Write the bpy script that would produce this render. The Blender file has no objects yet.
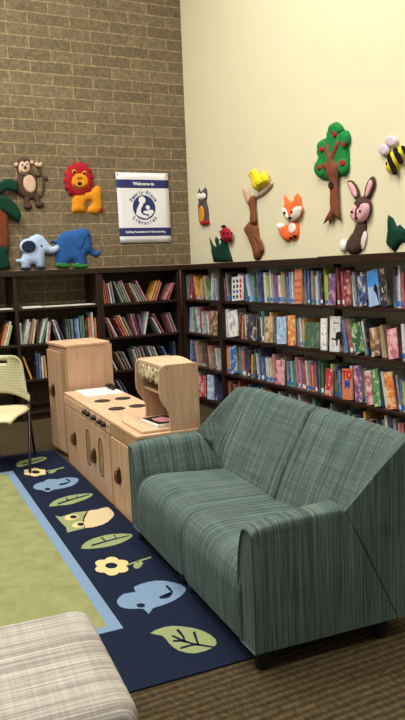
import bpy, bmesh, math, random
from mathutils import Vector, Matrix
from mathutils.geometry import delaunay_2d_cdt
random.seed(3)
SC=bpy.context.scene
COL=SC.collection
BOOKS=[
('R0c',0,-7.307,0.018,0.198,0.267,0.0, 'teal', '', 'teal book left of a red book, top shelf, corner bookcase'),
('R0c',0,-7.2759,0.018,0.196,0.281,-8.0, 'red', '', 'right-leaning red book between teal and red books, top shelf, corner bookcase'),
('R0c',0,-7.2376,0.018,0.171,0.28,-8.0, 'red', '', 'right-leaning red book between red and pink books, top shelf, corner bookcase'),
('R0c',0,-7.1125,0.018,0.203,0.248,12.0, 'pink', '', 'left-leaning pink book between red and yellow books, top shelf, corner bookcase'),
('R0c',0,-7.0756,0.018,0.202,0.26,12.0, 'yellow', '', 'left-leaning yellow book between pink and yellow books, top shelf, corner bookcase'),
('R0c',0,-7.0148,0.018,0.186,0.223,-12.0, 'yellow', '', 'right-leaning yellow book between yellow and cream books, top shelf, corner bookcase'),
('R0c',0,-6.9787,0.018,0.189,0.232,-12.0, 'cream', '', 'right-leaning cream book between yellow and cream books, top shelf, corner bookcase'),
('R0c',0,-6.8489,0.018,0.17,0.255,13.0, 'cream', '', 'left-leaning cream book between cream and green books, top shelf, corner bookcase'),
('R0c',0,-6.8142,0.018,0.18,0.23,13.0, 'green', '', 'left-leaning green book between cream and white books, top shelf, corner bookcase'),
('R0c',0,-6.7568,0.018,0.197,0.279,-10.0, 'white', '', 'right-leaning white book between green and white books, top shelf, corner bookcase'),
('R0c',0,-6.7228,0.018,0.198,0.226,-10.0, 'white', '', 'right-leaning white book between white and pale blue books, top shelf, corner bookcase'),
('R0c',0,-6.6443,0.018,0.192,0.225,3.0, 'pale_blue', '', 'pale blue book between white and grey books, top shelf, corner bookcase'),
('R0c',0,-6.6112,0.018,0.17,0.224,3.0, 'grey', '', 'grey book between pale blue and green books, top shelf, corner bookcase'),
('R0c',0,-6.5675,0.018,0.177,0.276,2.0, 'green', '', 'green book right of a grey book, top shelf, corner bookcase'),
('R1c',0,-7.2987,0.018,0.18,0.276,-9.0, 'pale_blue', '', 'right-leaning pale blue book left of a white book, second shelf, corner bookcase'),
('R1c',0,-7.2602,0.018,0.189,0.282,-9.0, 'white', '', 'right-leaning white book between pale blue and teal books, second shelf, corner bookcase'),
('R1c',0,-7.1218,0.018,0.177,0.262,12.0, 'teal', '', 'left-leaning teal book between white and white books, second shelf, corner bookcase'),
('R1c',0,-7.0847,0.018,0.194,0.281,10.0, 'white', '', 'left-leaning white book between teal and red books, second shelf, corner bookcase'),
('R1c',0,-7.0235,0.018,0.201,0.283,-3.0, 'red', '', 'red book between white and white books, second shelf, corner bookcase'),
('R1c',0,-6.9872,0.018,0.183,0.236,-3.0, 'white', '', 'white book between red and white books, second shelf, corner bookcase'),
('R1c',0,-6.8337,0.018,0.175,0.227,9.0, 'white', '', 'white book between white and pink books, second shelf, corner bookcase'),
('R1c',0,-6.799,0.018,0.181,0.22,9.0, 'pink', '', 'pink book between white and brown books, second shelf, corner bookcase'),
('R1c',1,-6.671,0.012,0.158,0.252,0, 'brown', '', 'face-out brown book between pink and black books, second shelf, corner bookcase'),
('R1c',0,-6.6295,0.018,0.194,0.215,4.0, 'black', '', 'black book right of a brown book, second shelf, corner bookcase'),
('R2c',0,-7.307,0.018,0.187,0.272,-5.0, 'pale_blue', '', 'pale blue book left of a blue book, third shelf, corner bookcase'),
('R2c',0,-7.2826,0.018,0.187,0.237,-8.0, 'blue', '', 'right-leaning blue book between pale blue and pink books, third shelf, corner bookcase'),
('R2c',0,-7.1306,0.018,0.172,0.264,10.0, 'pink', '', 'left-leaning pink book between blue and tan books, third shelf, corner bookcase'),
('R2c',0,-7.0812,0.018,0.171,0.283,10.0, 'tan', '', 'left-leaning tan book between pink and brown books, third shelf, corner bookcase'),
('R2c',0,-7.0078,0.018,0.2,0.267,-4.0, 'brown', '', 'brown book between tan and brown books, third shelf, corner bookcase'),
('R2c',0,-6.9596,0.018,0.198,0.216,-5.0, 'brown', '', 'brown book between brown and pink books, third shelf, corner bookcase'),
('R2c',0,-6.8415,0.018,0.19,0.241,8.0, 'pink', '', 'pink book between brown and tan books, third shelf, corner bookcase'),
('R2c',0,-6.7951,0.018,0.172,0.216,8.0, 'tan', '', 'tan book between pink and white books, third shelf, corner bookcase'),
('R2c',0,-6.6811,0.018,0.203,0.228,5.0, 'white', '', 'white book right of a tan book, third shelf, corner bookcase'),
('R3c',0,-7.1867,0.018,0.196,0.229,-6.0, 'pink', '', 'pink book left of a white book, bottom shelf, corner bookcase'),
('R3c',0,-7.1365,0.018,0.203,0.28,-6.0, 'white', '', 'white book between pink and red books, bottom shelf, corner bookcase'),
('R3c',1,-6.977,0.012,0.146,0.234,6, 'red', '', 'face-out red book between white and red books, bottom shelf, corner bookcase'),
('R3c',0,-6.941,0.018,0.188,0.24,8.0, 'red', '', 'red book between red and pale blue books, bottom shelf, corner bookcase'),
('R3c',1,-6.787,0.012,0.14,0.264,4, 'pale_blue', '', 'face-out pale blue book between red and navy books, bottom shelf, corner bookcase'),
('R3c',0,-6.7538,0.018,0.196,0.223,6.0, 'navy', '', 'navy book between pale blue and navy books, bottom shelf, corner bookcase'),
('R3c',0,-6.7082,0.018,0.2,0.271,6.0, 'navy', '', 'navy book right of a navy book, bottom shelf, corner bookcase'),
('R0a',0,-6.4209,0.02,0.191,0.23,4.0, 'maroon', '', 'maroon book left of a grey book, top shelf, long bookcase under the cream wall'),
('R0a',0,-6.3832,0.026,0.18,0.279,8.0, 'grey', '', 'grey book between maroon and black books, top shelf, long bookcase under the cream wall'),
('R0a',0,-6.3532,0.034,0.181,0.264,8.0, 'black', '', 'black book between grey and white books, top shelf, long bookcase under the cream wall'),
('R0a',1,-6.127,0.012,0.217,0.232,4, 'white', 'pictures', 'white book with rows of small dark and red pictures, facing out on the top shelf'),
('R0a',0,-6.1522,0.034,0.192,0.227,8.0, 'pink', '', 'pink book between white and white books, top shelf, long bookcase under the cream wall'),
('R0a',0,-6.0899,0.026,0.205,0.265,12.0, 'white', '', 'left-leaning white book between pink and teal books, top shelf, long bookcase under the cream wall'),
('R0a',0,-6.0364,0.034,0.173,0.226,12.0, 'teal', '', 'left-leaning teal book between white and white books, top shelf, long bookcase under the cream wall'),
('R0a',0,-5.9664,0.026,0.171,0.257,14.0, 'white', '', 'third white book from the left, top shelf, long bookcase under the cream wall'),
('R0a',0,-5.9199,0.026,0.199,0.267,14.0, 'pale_blue', '', 'first pale blue book from the left, top shelf, long bookcase under the cream wall'),
('R0a',0,-5.8645,0.026,0.175,0.247,5.0, 'green', '', 'green book between pale blue and blue books, top shelf, long bookcase under the cream wall'),
('R0a',0,-5.8071,0.02,0.171,0.295,2.0, 'blue', '', 'blue book between green and navy books, top shelf, long bookcase under the cream wall'),
('R0a',0,-5.7607,0.034,0.175,0.295,2.0, 'navy', '', 'navy book between blue and navy books, top shelf, long bookcase under the cream wall'),
('R0a',0,-5.7079,0.034,0.192,0.266,2.0, 'navy', '', 'navy book between navy and white books, top shelf, long bookcase under the cream wall'),
('R0a',0,-5.6645,0.034,0.176,0.27,3.0, 'white', '', 'white book between navy and lime books, top shelf, long bookcase under the cream wall'),
('R0a',0,-5.6216,0.034,0.2,0.241,3.0, 'lime', '', 'lime book between white and white books, top shelf, long bookcase under the cream wall'),
('R0a',0,-5.5751,0.026,0.202,0.295,4.0, 'white', '', 'white book between lime and lavender books, top shelf, long bookcase under the cream wall'),
('R0a',0,-5.5372,0.034,0.204,0.258,4.0, 'lavender', '', 'lavender book between white and red books, top shelf, long bookcase under the cream wall'),
('R0a',0,-5.4893,0.0212,0.194,0.247,2.0, 'red', '', 'red book between lavender and blue books, top shelf, long bookcase under the cream wall'),
('R0a',0,-5.4647,0.0212,0.18,0.237,2.0, 'blue', '', 'blue book between red and white books, top shelf, long bookcase under the cream wall'),
('R0a',0,-5.4304,0.034,0.174,0.243,3.0, 'white', '', 'white book between blue and yellow books, top shelf, long bookcase under the cream wall'),
('R0a',0,-5.3831,0.02,0.204,0.273,3.0, 'yellow', '', 'yellow book between white and grey books, top shelf, long bookcase under the cream wall'),
('R0a',0,-5.3463,0.026,0.2,0.259,3.0, 'grey', '', 'grey book between yellow and blue books, top shelf, long bookcase under the cream wall'),
('R0a',0,-5.307,0.026,0.18,0.228,3.0, 'blue', '', 'blue book between grey and pale blue books, top shelf, long bookcase under the cream wall'),
('R0a',0,-5.2573,0.02,0.183,0.27,2.0, 'pale_blue', '', 'pale blue book between blue and white books, top shelf, long bookcase under the cream wall'),
('R0a',0,-5.2219,0.026,0.194,0.27,1.0, 'white', '', 'white book between pale blue and orange books, top shelf, long bookcase under the cream wall'),
('R0a',1,-5.092,0.012,0.104,0.29,3, 'orange', 'spots', 'tall orange book with brown giraffe spots on the top shelf'),
('R0a',0,-5.1091,0.026,0.19,0.268,4.0, 'purple', '', 'purple book between orange and yellow books, top shelf, long bookcase under the cream wall'),
('R0a',0,-5.0723,0.026,0.179,0.262,4.0, 'yellow', '', 'yellow book between purple and blue books, top shelf, long bookcase under the cream wall'),
('R0a',0,-5.0329,0.02,0.18,0.295,2.0, 'blue', '', 'blue book between yellow and blue books, top shelf, long bookcase under the cream wall'),
('R0a',0,-4.9897,0.02,0.176,0.281,1.0, 'blue', '', 'blue book between blue and tan books, top shelf, long bookcase under the cream wall'),
('R0a',0,-4.9386,0.0312,0.189,0.275,1.0, 'tan', '', 'tan book between blue and teal books, top shelf, long bookcase under the cream wall'),
('R0a',0,-4.8911,0.02,0.18,0.233,3.0, 'teal', '', 'teal book between tan and white books, top shelf, long bookcase under the cream wall'),
('R0a',0,-4.8635,0.02,0.193,0.235,3.0, 'white', '', 'white book between teal and lavender books, top shelf, long bookcase under the cream wall'),
('R0a',0,-4.8378,0.0234,0.18,0.271,4.0, 'lavender', '', 'lavender book between white and black books, top shelf, long bookcase under the cream wall'),
('R0a',0,-4.8106,0.0234,0.182,0.239,4.0, 'black', '', 'black book between lavender and lime books, top shelf, long bookcase under the cream wall'),
('R0a',0,-4.7618,0.02,0.186,0.295,3.0, 'lime', '', 'lime book between black and lime books, top shelf, long bookcase under the cream wall'),
('R0a',0,-4.7316,0.026,0.188,0.24,2.0, 'lime', '', 'lime book between lime and purple books, top shelf, long bookcase under the cream wall'),
('R0a',1,-4.628,0.012,0.077,0.247,2, 'purple', '', 'face-out purple book between lime and black books, top shelf, long bookcase under the cream wall'),
('R0a',0,-4.6404,0.026,0.203,0.227,3.0, 'black', '', 'black book between purple and red books, top shelf, long bookcase under the cream wall'),
('R0a',0,-4.5885,0.024,0.173,0.295,5.0, 'red', 'letters', 'tall red book with white capital letters on the top shelf'),
('R0a',0,-4.5269,0.026,0.176,0.262,5.0, 'red', '', 'red book between red and maroon books, top shelf, long bookcase under the cream wall'),
('R0a',1,-4.428,0.012,0.073,0.265,5, 'maroon', '', 'face-out maroon book between red and orange books, top shelf, long bookcase under the cream wall'),
('R0a',0,-4.4204,0.02,0.203,0.256,9.0, 'orange', '', 'orange book between maroon and white books, top shelf, long bookcase under the cream wall'),
('R0a',0,-4.3905,0.02,0.197,0.236,9.0, 'white', '', 'white book between orange and grey books, top shelf, long bookcase under the cream wall'),
('R0a',0,-4.361,0.02,0.205,0.26,9.0, 'grey', '', 'grey book between white and navy books, top shelf, long bookcase under the cream wall'),
('R0a',1,-4.252,0.012,0.08,0.224,9, 'navy', '', 'face-out navy book between grey and cream books, top shelf, long bookcase under the cream wall'),
('R0a',0,-4.2571,0.02,0.193,0.256,12.0, 'cream', '', 'left-leaning cream book between navy and white books, top shelf, long bookcase under the cream wall'),
('R0a',0,-4.2288,0.02,0.176,0.23,12.0, 'white', '', 'tenth white book from the left, top shelf, long bookcase under the cream wall'),
('R0a',1,-4.117,0.012,0.109,0.26,11, 'pale_blue', 'sky', 'book with a blue and white sky cover, leaning on the top shelf'),
('R0a',1,-4.01,0.012,0.059,0.279,11, 'black', '', 'fourth black book from the left, top shelf, long bookcase under the cream wall'),
('R0a',0,-3.9527,0.0263,0.172,0.284,2.0, 'navy', '', 'navy book between black and grey books, top shelf, long bookcase under the cream wall'),
('R0a',0,-3.9198,0.0217,0.204,0.224,2.0, 'grey', '', 'grey book between navy and white books, top shelf, long bookcase under the cream wall'),
('R0a',0,-3.8938,0.02,0.171,0.295,2.0, 'white', '', 'white book between grey and red books, top shelf, long bookcase under the cream wall'),
('R0a',0,-3.8667,0.0258,0.193,0.248,0.0, 'red', '', 'red book between white and red books, top shelf, long bookcase under the cream wall'),
('R0a',1,-3.778,0.012,0.068,0.215,0, 'red', '', 'face-out red book right of a red book, top shelf, long bookcase under the cream wall'),
('R1a',0,-6.437,0.034,0.182,0.278,0.0, 'white', '', 'white book left of a white book, second shelf, long bookcase under the cream wall'),
('R1a',0,-6.4015,0.026,0.2,0.282,0.0, 'white', '', 'white book between white and white books, second shelf, long bookcase under the cream wall'),
('R1a',1,-6.233,0.012,0.183,0.258,9, 'white', '', 'face-out white book between white and brown books, second shelf, long bookcase under the cream wall'),
('R1a',0,-6.197,0.034,0.189,0.253,-10.0, 'brown', '', 'right-leaning brown book between white and orange books, second shelf, long bookcase under the cream wall'),
('R1a',0,-6.1335,0.026,0.189,0.236,-6.0, 'orange', '', 'orange book between brown and white books, second shelf, long bookcase under the cream wall'),
('R1a',0,-6.0528,0.02,0.18,0.239,3.0, 'white', '', 'white book between orange and black books, second shelf, long bookcase under the cream wall'),
('R1a',1,-5.883,0.012,0.167,0.235,2, 'black', '', 'face-out black book between white and teal books, second shelf, long bookcase under the cream wall'),
('R1a',0,-5.8684,0.026,0.198,0.224,-8.0, 'teal', '', 'right-leaning teal book between black and black books, second shelf, long bookcase under the cream wall'),
('R1a',0,-5.8228,0.026,0.186,0.26,-6.0, 'black', '', 'black book between teal and white books, second shelf, long bookcase under the cream wall'),
('R1a',0,-5.7596,0.026,0.19,0.226,3.0, 'white', '', 'white book between black and teal books, second shelf, long bookcase under the cream wall'),
('R1a',0,-5.7267,0.0305,0.191,0.282,3.0, 'teal', '', 'teal book between white and tan books, second shelf, long bookcase under the cream wall'),
('R1a',1,-5.58,0.012,0.137,0.235,3, 'tan', '', 'face-out tan book between teal and yellow books, second shelf, long bookcase under the cream wall'),
('R1a',0,-5.5875,0.0291,0.183,0.278,2.0, 'yellow', '', 'yellow book between tan and white books, second shelf, long bookcase under the cream wall'),
('R1a',0,-5.5491,0.02,0.189,0.238,2.0, 'white', '', 'white book between yellow and black books, second shelf, long bookcase under the cream wall'),
('R1a',0,-5.5156,0.02,0.183,0.238,2.0, 'black', '', 'black book between white and pale blue books, second shelf, long bookcase under the cream wall'),
('R1a',1,-5.364,0.012,0.145,0.24,5, 'pale_blue', '', 'first pale blue book from the left, second shelf, long bookcase under the cream wall'),
('R1a',0,-5.3397,0.026,0.187,0.231,6.0, 'white', '', 'white book between pale blue and orange books, second shelf, long bookcase under the cream wall'),
('R1a',1,-5.206,0.012,0.108,0.26,5, 'orange', '', 'second orange book from the left, second shelf, long bookcase under the cream wall'),
('R1a',0,-5.2029,0.0327,0.191,0.242,6.0, 'pale_blue', '', 'pale blue book between orange and grey books, second shelf, long bookcase under the cream wall'),
('R1a',0,-5.1615,0.026,0.187,0.233,5.0, 'grey', '', 'grey book between pale blue and white books, second shelf, long bookcase under the cream wall'),
('R1a',0,-5.124,0.026,0.203,0.244,4.0, 'white', '', 'white book between grey and yellow books, second shelf, long bookcase under the cream wall'),
('R1a',0,-5.0795,0.026,0.175,0.237,3.0, 'yellow', '', 'yellow book between white and dark green books, second shelf, long bookcase under the cream wall'),
('R1a',1,-4.911,0.012,0.198,0.212,3, 'dark_green', 'green', 'dark green picture book facing out with mottled cover on the second shelf'),
('R1a',1,-4.745,0.012,0.081,0.256,3, 'white', '', 'ninth white book from the left, second shelf, long bookcase under the cream wall'),
('R1a',1,-4.6,0.012,0.129,0.277,2, 'white', 'dog', 'white book with a small black dog facing out on the second shelf'),
('R1a',0,-4.5619,0.027,0.197,0.232,9.0, 'grey', '', 'grey book between white and grey books, second shelf, long bookcase under the cream wall'),
('R1a',0,-4.5304,0.0267,0.187,0.273,9.0, 'grey', '', 'grey book between grey and blue books, second shelf, long bookcase under the cream wall'),
('R1a',0,-4.5019,0.0321,0.203,0.254,9.0, 'blue', '', 'blue book between grey and red books, second shelf, long bookcase under the cream wall'),
('R1a',0,-4.4357,0.034,0.187,0.27,16.0, 'red', '', 'left-leaning red book between blue and green books, second shelf, long bookcase under the cream wall'),
('R1a',0,-4.3889,0.02,0.205,0.274,18.0, 'green', '', 'first green book from the left, second shelf, long bookcase under the cream wall'),
('R1a',1,-4.294,0.012,0.105,0.231,18, 'dark_green', '', 'second dark green book from the left, second shelf, long bookcase under the cream wall'),
('R1a',0,-4.2725,0.026,0.188,0.258,9.0, 'white', '', 'white book between dark green and black books, second shelf, long bookcase under the cream wall'),
('R1a',0,-4.2352,0.02,0.201,0.275,10.0, 'black', '', 'left-leaning black book between white and brown books, second shelf, long bookcase under the cream wall'),
('R1a',1,-4.112,0.012,0.088,0.211,11, 'brown', '', 'face-out brown book between black and cream books, second shelf, long bookcase under the cream wall'),
('R1a',0,-4.0833,0.026,0.189,0.224,12.0, 'cream', '', 'left-leaning cream book between brown and tan books, second shelf, long bookcase under the cream wall'),
('R1a',0,-4.0511,0.026,0.196,0.239,12.0, 'tan', '', 'left-leaning tan book between cream and pink books, second shelf, long bookcase under the cream wall'),
('R1a',1,-3.921,0.012,0.093,0.212,11, 'pink', '', 'face-out pink book between tan and maroon books, second shelf, long bookcase under the cream wall'),
('R1a',0,-3.9023,0.02,0.196,0.239,12.0, 'maroon', '', 'left-leaning maroon book between pink and white books, second shelf, long bookcase under the cream wall'),
('R1a',0,-3.8589,0.034,0.17,0.256,5.0, 'white', '', 'white book between maroon and blue books, second shelf, long bookcase under the cream wall'),
('R1a',0,-3.8122,0.02,0.202,0.254,4.0, 'blue', '', 'blue book right of a white book, second shelf, long bookcase under the cream wall'),
('R2a',0,-6.437,0.02,0.177,0.277,0.0, 'red', '', 'red book left of a yellow book, third shelf, long bookcase under the cream wall'),
('R2a',0,-6.4155,0.026,0.191,0.245,0.0, 'yellow', '', 'yellow book between red and white books, third shelf, long bookcase under the cream wall'),
('R2a',0,-6.3709,0.02,0.193,0.263,4.0, 'white', '', 'white book between yellow and blue books, third shelf, long bookcase under the cream wall'),
('R2a',1,-6.238,0.012,0.122,0.27,12, 'blue', '', 'face-out blue book between white and lime books, third shelf, long bookcase under the cream wall'),
('R2a',0,-6.238,0.026,0.184,0.274,8.0, 'lime', '', 'lime book between blue and teal books, third shelf, long bookcase under the cream wall'),
('R2a',0,-6.1818,0.034,0.201,0.275,4.0, 'teal', '', 'teal book between lime and orange books, third shelf, long bookcase under the cream wall'),
('R2a',0,-6.1324,0.034,0.181,0.248,4.0, 'orange', '', 'orange book between teal and purple books, third shelf, long bookcase under the cream wall'),
('R2a',0,-6.0796,0.026,0.19,0.295,5.0, 'purple', '', 'purple book between orange and black books, third shelf, long bookcase under the cream wall'),
('R2a',0,-6.0219,0.026,0.202,0.26,-6.0, 'black', '', 'black book between purple and yellow books, third shelf, long bookcase under the cream wall'),
('R2a',0,-5.9555,0.026,0.194,0.225,-4.0, 'yellow', '', 'yellow book between black and dark green books, third shelf, long bookcase under the cream wall'),
('R2a',0,-5.9087,0.026,0.189,0.277,-3.0, 'dark_green', '', 'dark green book between yellow and white books, third shelf, long bookcase under the cream wall'),
('R2a',0,-5.8386,0.02,0.198,0.245,7.0, 'white', '', 'white book between dark green and navy books, third shelf, long bookcase under the cream wall'),
('R2a',0,-5.8029,0.034,0.179,0.295,5.0, 'navy', '', 'navy book between white and blue books, third shelf, long bookcase under the cream wall'),
('R2a',0,-5.7491,0.034,0.193,0.221,4.0, 'blue', '', 'blue book between navy and white books, third shelf, long bookcase under the cream wall'),
('R2a',0,-5.689,0.02,0.185,0.217,4.0, 'white', '', 'white book between blue and white books, third shelf, long bookcase under the cream wall'),
('R2a',0,-5.6484,0.026,0.195,0.22,4.0, 'white', '', 'white book between white and cream books, third shelf, long bookcase under the cream wall'),
('R2a',0,-5.6093,0.034,0.178,0.218,4.0, 'cream', '', 'cream book between white and pink books, third shelf, long bookcase under the cream wall'),
('R2a',0,-5.5666,0.034,0.195,0.26,4.0, 'pink', '', 'pink book between cream and pink books, third shelf, long bookcase under the cream wall'),
('R2a',1,-5.407,0.012,0.131,0.219,3, 'pink', '', 'face-out pink book between pink and cream books, third shelf, long bookcase under the cream wall'),
('R2a',0,-5.405,0.026,0.175,0.235,6.0, 'cream', '', 'cream book between pink and brown books, third shelf, long bookcase under the cream wall'),
('R2a',0,-5.3646,0.026,0.198,0.258,5.0, 'brown', '', 'brown book between cream and teal books, third shelf, long bookcase under the cream wall'),
('R2a',0,-5.3286,0.034,0.172,0.22,4.0, 'teal', '', 'teal book between brown and pale blue books, third shelf, long bookcase under the cream wall'),
('R2a',0,-5.2799,0.0312,0.196,0.223,4.0, 'pale_blue', '', 'pale blue book between teal and green books, third shelf, long bookcase under the cream wall'),
('R2a',0,-5.2198,0.02,0.19,0.235,3.0, 'green', '', 'green book between pale blue and pink books, third shelf, long bookcase under the cream wall'),
('R2a',0,-5.1814,0.02,0.175,0.267,5.0, 'pink', '', 'pink book between green and purple books, third shelf, long bookcase under the cream wall'),
('R2a',0,-5.154,0.0259,0.194,0.245,5.0, 'purple', '', 'purple book between pink and pink books, third shelf, long bookcase under the cream wall'),
('R2a',0,-5.1237,0.0257,0.203,0.249,5.0, 'pink', '', 'pink book between purple and purple books, third shelf, long bookcase under the cream wall'),
('R2a',0,-5.0937,0.0255,0.175,0.241,5.0, 'purple', '', 'purple book between pink and red books, third shelf, long bookcase under the cream wall'),
('R2a',0,-5.0613,0.02,0.192,0.236,4.0, 'red', '', 'red book between purple and white books, third shelf, long bookcase under the cream wall'),
('R2a',0,-5.0315,0.02,0.189,0.25,6.0, 'white', '', 'white book between red and grey books, third shelf, long bookcase under the cream wall'),
('R2a',0,-5.0053,0.0251,0.189,0.23,6.0, 'grey', '', 'grey book between white and red books, third shelf, long bookcase under the cream wall'),
('R2a',0,-4.969,0.0246,0.188,0.233,5.0, 'red', '', 'red book between grey and orange books, third shelf, long bookcase under the cream wall'),
('R2a',0,-4.9404,0.0246,0.2,0.224,5.0, 'orange', '', 'orange book between red and purple books, third shelf, long bookcase under the cream wall'),
('R2a',0,-4.9056,0.026,0.176,0.247,4.0, 'purple', '', 'purple book between orange and dark green books, third shelf, long bookcase under the cream wall'),
('R2a',0,-4.8606,0.02,0.182,0.265,1.0, 'dark_green', '', 'second dark green book from the left, third shelf, long bookcase under the cream wall'),
('R2a',0,-4.8261,0.034,0.173,0.255,1.0, 'dark_green', '', 'third dark green book from the left, third shelf, long bookcase under the cream wall'),
('R2a',1,-4.69,0.012,0.093,0.219,1, 'red', '', 'fourth red book from the left, third shelf, long bookcase under the cream wall'),
('R2a',0,-4.6886,0.0282,0.184,0.257,3.0, 'lime', '', 'lime book between red and green books, third shelf, long bookcase under the cream wall'),
('R2a',0,-4.6546,0.026,0.174,0.247,3.0, 'green', '', 'green book between lime and navy books, third shelf, long bookcase under the cream wall'),
('R2a',0,-4.6191,0.02,0.195,0.252,4.0, 'navy', '', 'navy book between green and blue books, third shelf, long bookcase under the cream wall'),
('R2a',0,-4.5872,0.0332,0.203,0.219,4.0, 'blue', '', 'blue book between navy and orange books, third shelf, long bookcase under the cream wall'),
('R2a',1,-4.446,0.012,0.124,0.24,5, 'orange', 'tom', 'orange yellow book with red and blue letters facing out on the third shelf'),
('R2a',0,-4.4307,0.02,0.174,0.271,5.0, 'white', '', 'white book between orange and purple books, third shelf, long bookcase under the cream wall'),
('R2a',1,-4.307,0.012,0.083,0.278,9, 'purple', '', 'face-out purple book between white and white books, third shelf, long bookcase under the cream wall'),
('R2a',0,-4.2951,0.034,0.175,0.262,12.0, 'white', '', 'left-leaning white book between purple and pink books, third shelf, long bookcase under the cream wall'),
('R2a',1,-4.174,0.012,0.068,0.254,12, 'pink', '', 'face-out pink book between white and yellow books, third shelf, long bookcase under the cream wall'),
('R2a',0,-4.1808,0.034,0.18,0.24,13.0, 'yellow', '', 'left-leaning yellow book between pink and green books, third shelf, long bookcase under the cream wall'),
('R2a',1,-4.098,0.012,0.062,0.275,11, 'green', '', 'third green book from the left, third shelf, long bookcase under the cream wall'),
('R2a',0,-4.0882,0.026,0.183,0.264,12.0, 'dark_green', '', 'fourth dark green book from the left, third shelf, long bookcase under the cream wall'),
('R2a',0,-4.045,0.026,0.193,0.266,12.0, 'white', '', 'eighth white book from the left, third shelf, long bookcase under the cream wall'),
('R2a',1,-3.946,0.012,0.084,0.266,13, 'orange', '', 'face-out orange book between white and pink books, third shelf, long bookcase under the cream wall'),
('R2a',0,-3.9499,0.026,0.188,0.245,12.0, 'pink', '', 'left-leaning pink book between orange and grey books, third shelf, long bookcase under the cream wall'),
('R2a',0,-3.9055,0.02,0.178,0.256,10.0, 'grey', '', 'left-leaning grey book between pink and blue books, third shelf, long bookcase under the cream wall'),
('R2a',0,-3.8808,0.0217,0.173,0.228,5.0, 'blue', '', 'blue book between grey and lime books, third shelf, long bookcase under the cream wall'),
('R2a',0,-3.8555,0.0217,0.177,0.217,4.0, 'lime', '', 'lime book between blue and red books, third shelf, long bookcase under the cream wall'),
('R2a',0,-3.8176,0.026,0.193,0.249,3.0, 'red', '', 'red book right of a lime book, third shelf, long bookcase under the cream wall'),
('R3a',0,-6.437,0.02,0.202,0.248,0.0, 'orange', '', 'orange book left of a brown book, bottom shelf, long bookcase under the cream wall'),
('R3a',0,-6.385,0.026,0.173,0.238,3.0, 'brown', '', 'brown book between orange and red books, bottom shelf, long bookcase under the cream wall'),
('R3a',0,-6.306,0.034,0.172,0.226,4.0, 'red', '', 'red book between brown and red books, bottom shelf, long bookcase under the cream wall'),
('R3a',0,-6.2206,0.026,0.175,0.276,3.0, 'red', '', 'red book between red and yellow books, bottom shelf, long bookcase under the cream wall'),
('R3a',0,-6.1014,0.026,0.199,0.233,4.0, 'yellow', '', 'yellow book between red and blue books, bottom shelf, long bookcase under the cream wall'),
('R3a',0,-6.0017,0.02,0.178,0.268,4.0, 'blue', '', 'blue book between yellow and blue books, bottom shelf, long bookcase under the cream wall'),
('R3a',0,-5.933,0.034,0.182,0.249,3.0, 'blue', '', 'blue book between blue and blue books, bottom shelf, long bookcase under the cream wall'),
('R3a',0,-5.8548,0.026,0.203,0.268,3.0, 'blue', '', 'blue book between blue and white books, bottom shelf, long bookcase under the cream wall'),
('R3a',0,-5.761,0.02,0.186,0.263,5.0, 'white', '', 'white book between blue and red books, bottom shelf, long bookcase under the cream wall'),
('R3a',0,-5.6968,0.034,0.174,0.274,4.0, 'red', '', 'red book between white and brown books, bottom shelf, long bookcase under the cream wall'),
('R3a',0,-5.6229,0.026,0.186,0.262,4.0, 'brown', '', 'brown book between red and red books, bottom shelf, long bookcase under the cream wall'),
('R3a',0,-5.5584,0.034,0.171,0.232,4.0, 'red', '', 'red book between brown and white books, bottom shelf, long bookcase under the cream wall'),
('R3a',0,-5.4674,0.02,0.178,0.265,3.0, 'white', '', 'white book between red and brown books, bottom shelf, long bookcase under the cream wall'),
('R3a',0,-5.3883,0.026,0.202,0.22,4.0, 'brown', '', 'brown book between white and white books, bottom shelf, long bookcase under the cream wall'),
('R3a',0,-5.305,0.02,0.181,0.264,4.0, 'white', '', 'white book between brown and grey books, bottom shelf, long bookcase under the cream wall'),
('R3a',0,-5.2294,0.026,0.172,0.248,4.0, 'grey', '', 'grey book between white and white books, bottom shelf, long bookcase under the cream wall'),
('R3a',0,-5.1525,0.026,0.176,0.285,4.0, 'white', '', 'white book between grey and pink books, bottom shelf, long bookcase under the cream wall'),
('R3a',0,-5.0743,0.02,0.177,0.232,4.0, 'pink', '', 'pink book between white and cream books, bottom shelf, long bookcase under the cream wall'),
('R3a',0,-5.0006,0.02,0.185,0.218,5.0, 'cream', '', 'cream book between pink and teal books, bottom shelf, long bookcase under the cream wall'),
('R3a',0,-4.9355,0.034,0.186,0.283,4.0, 'teal', '', 'teal book between cream and black books, bottom shelf, long bookcase under the cream wall'),
('R3a',0,-4.8579,0.02,0.184,0.247,4.0, 'black', '', 'black book between teal and white books, bottom shelf, long bookcase under the cream wall'),
('R3a',0,-4.7615,0.02,0.199,0.218,6.0, 'white', '', 'white book between black and grey books, bottom shelf, long bookcase under the cream wall'),
('R3a',0,-4.6942,0.02,0.182,0.274,6.0, 'grey', '', 'grey book between white and maroon books, bottom shelf, long bookcase under the cream wall'),
('R3a',1,-4.568,0.012,0.077,0.217,5, 'maroon', '', 'face-out maroon book between grey and green books, bottom shelf, long bookcase under the cream wall'),
('R3a',0,-4.554,0.026,0.173,0.22,4.0, 'green', '', 'green book between maroon and teal books, bottom shelf, long bookcase under the cream wall'),
('R3a',0,-4.4754,0.02,0.179,0.248,4.0, 'teal', '', 'teal book between green and grey books, bottom shelf, long bookcase under the cream wall'),
('R3a',0,-4.4168,0.026,0.197,0.219,4.0, 'grey', '', 'grey book between teal and pale blue books, bottom shelf, long bookcase under the cream wall'),
('R3a',1,-4.284,0.012,0.071,0.213,5, 'pale_blue', '', 'first pale blue book from the left, bottom shelf, long bookcase under the cream wall'),
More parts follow.
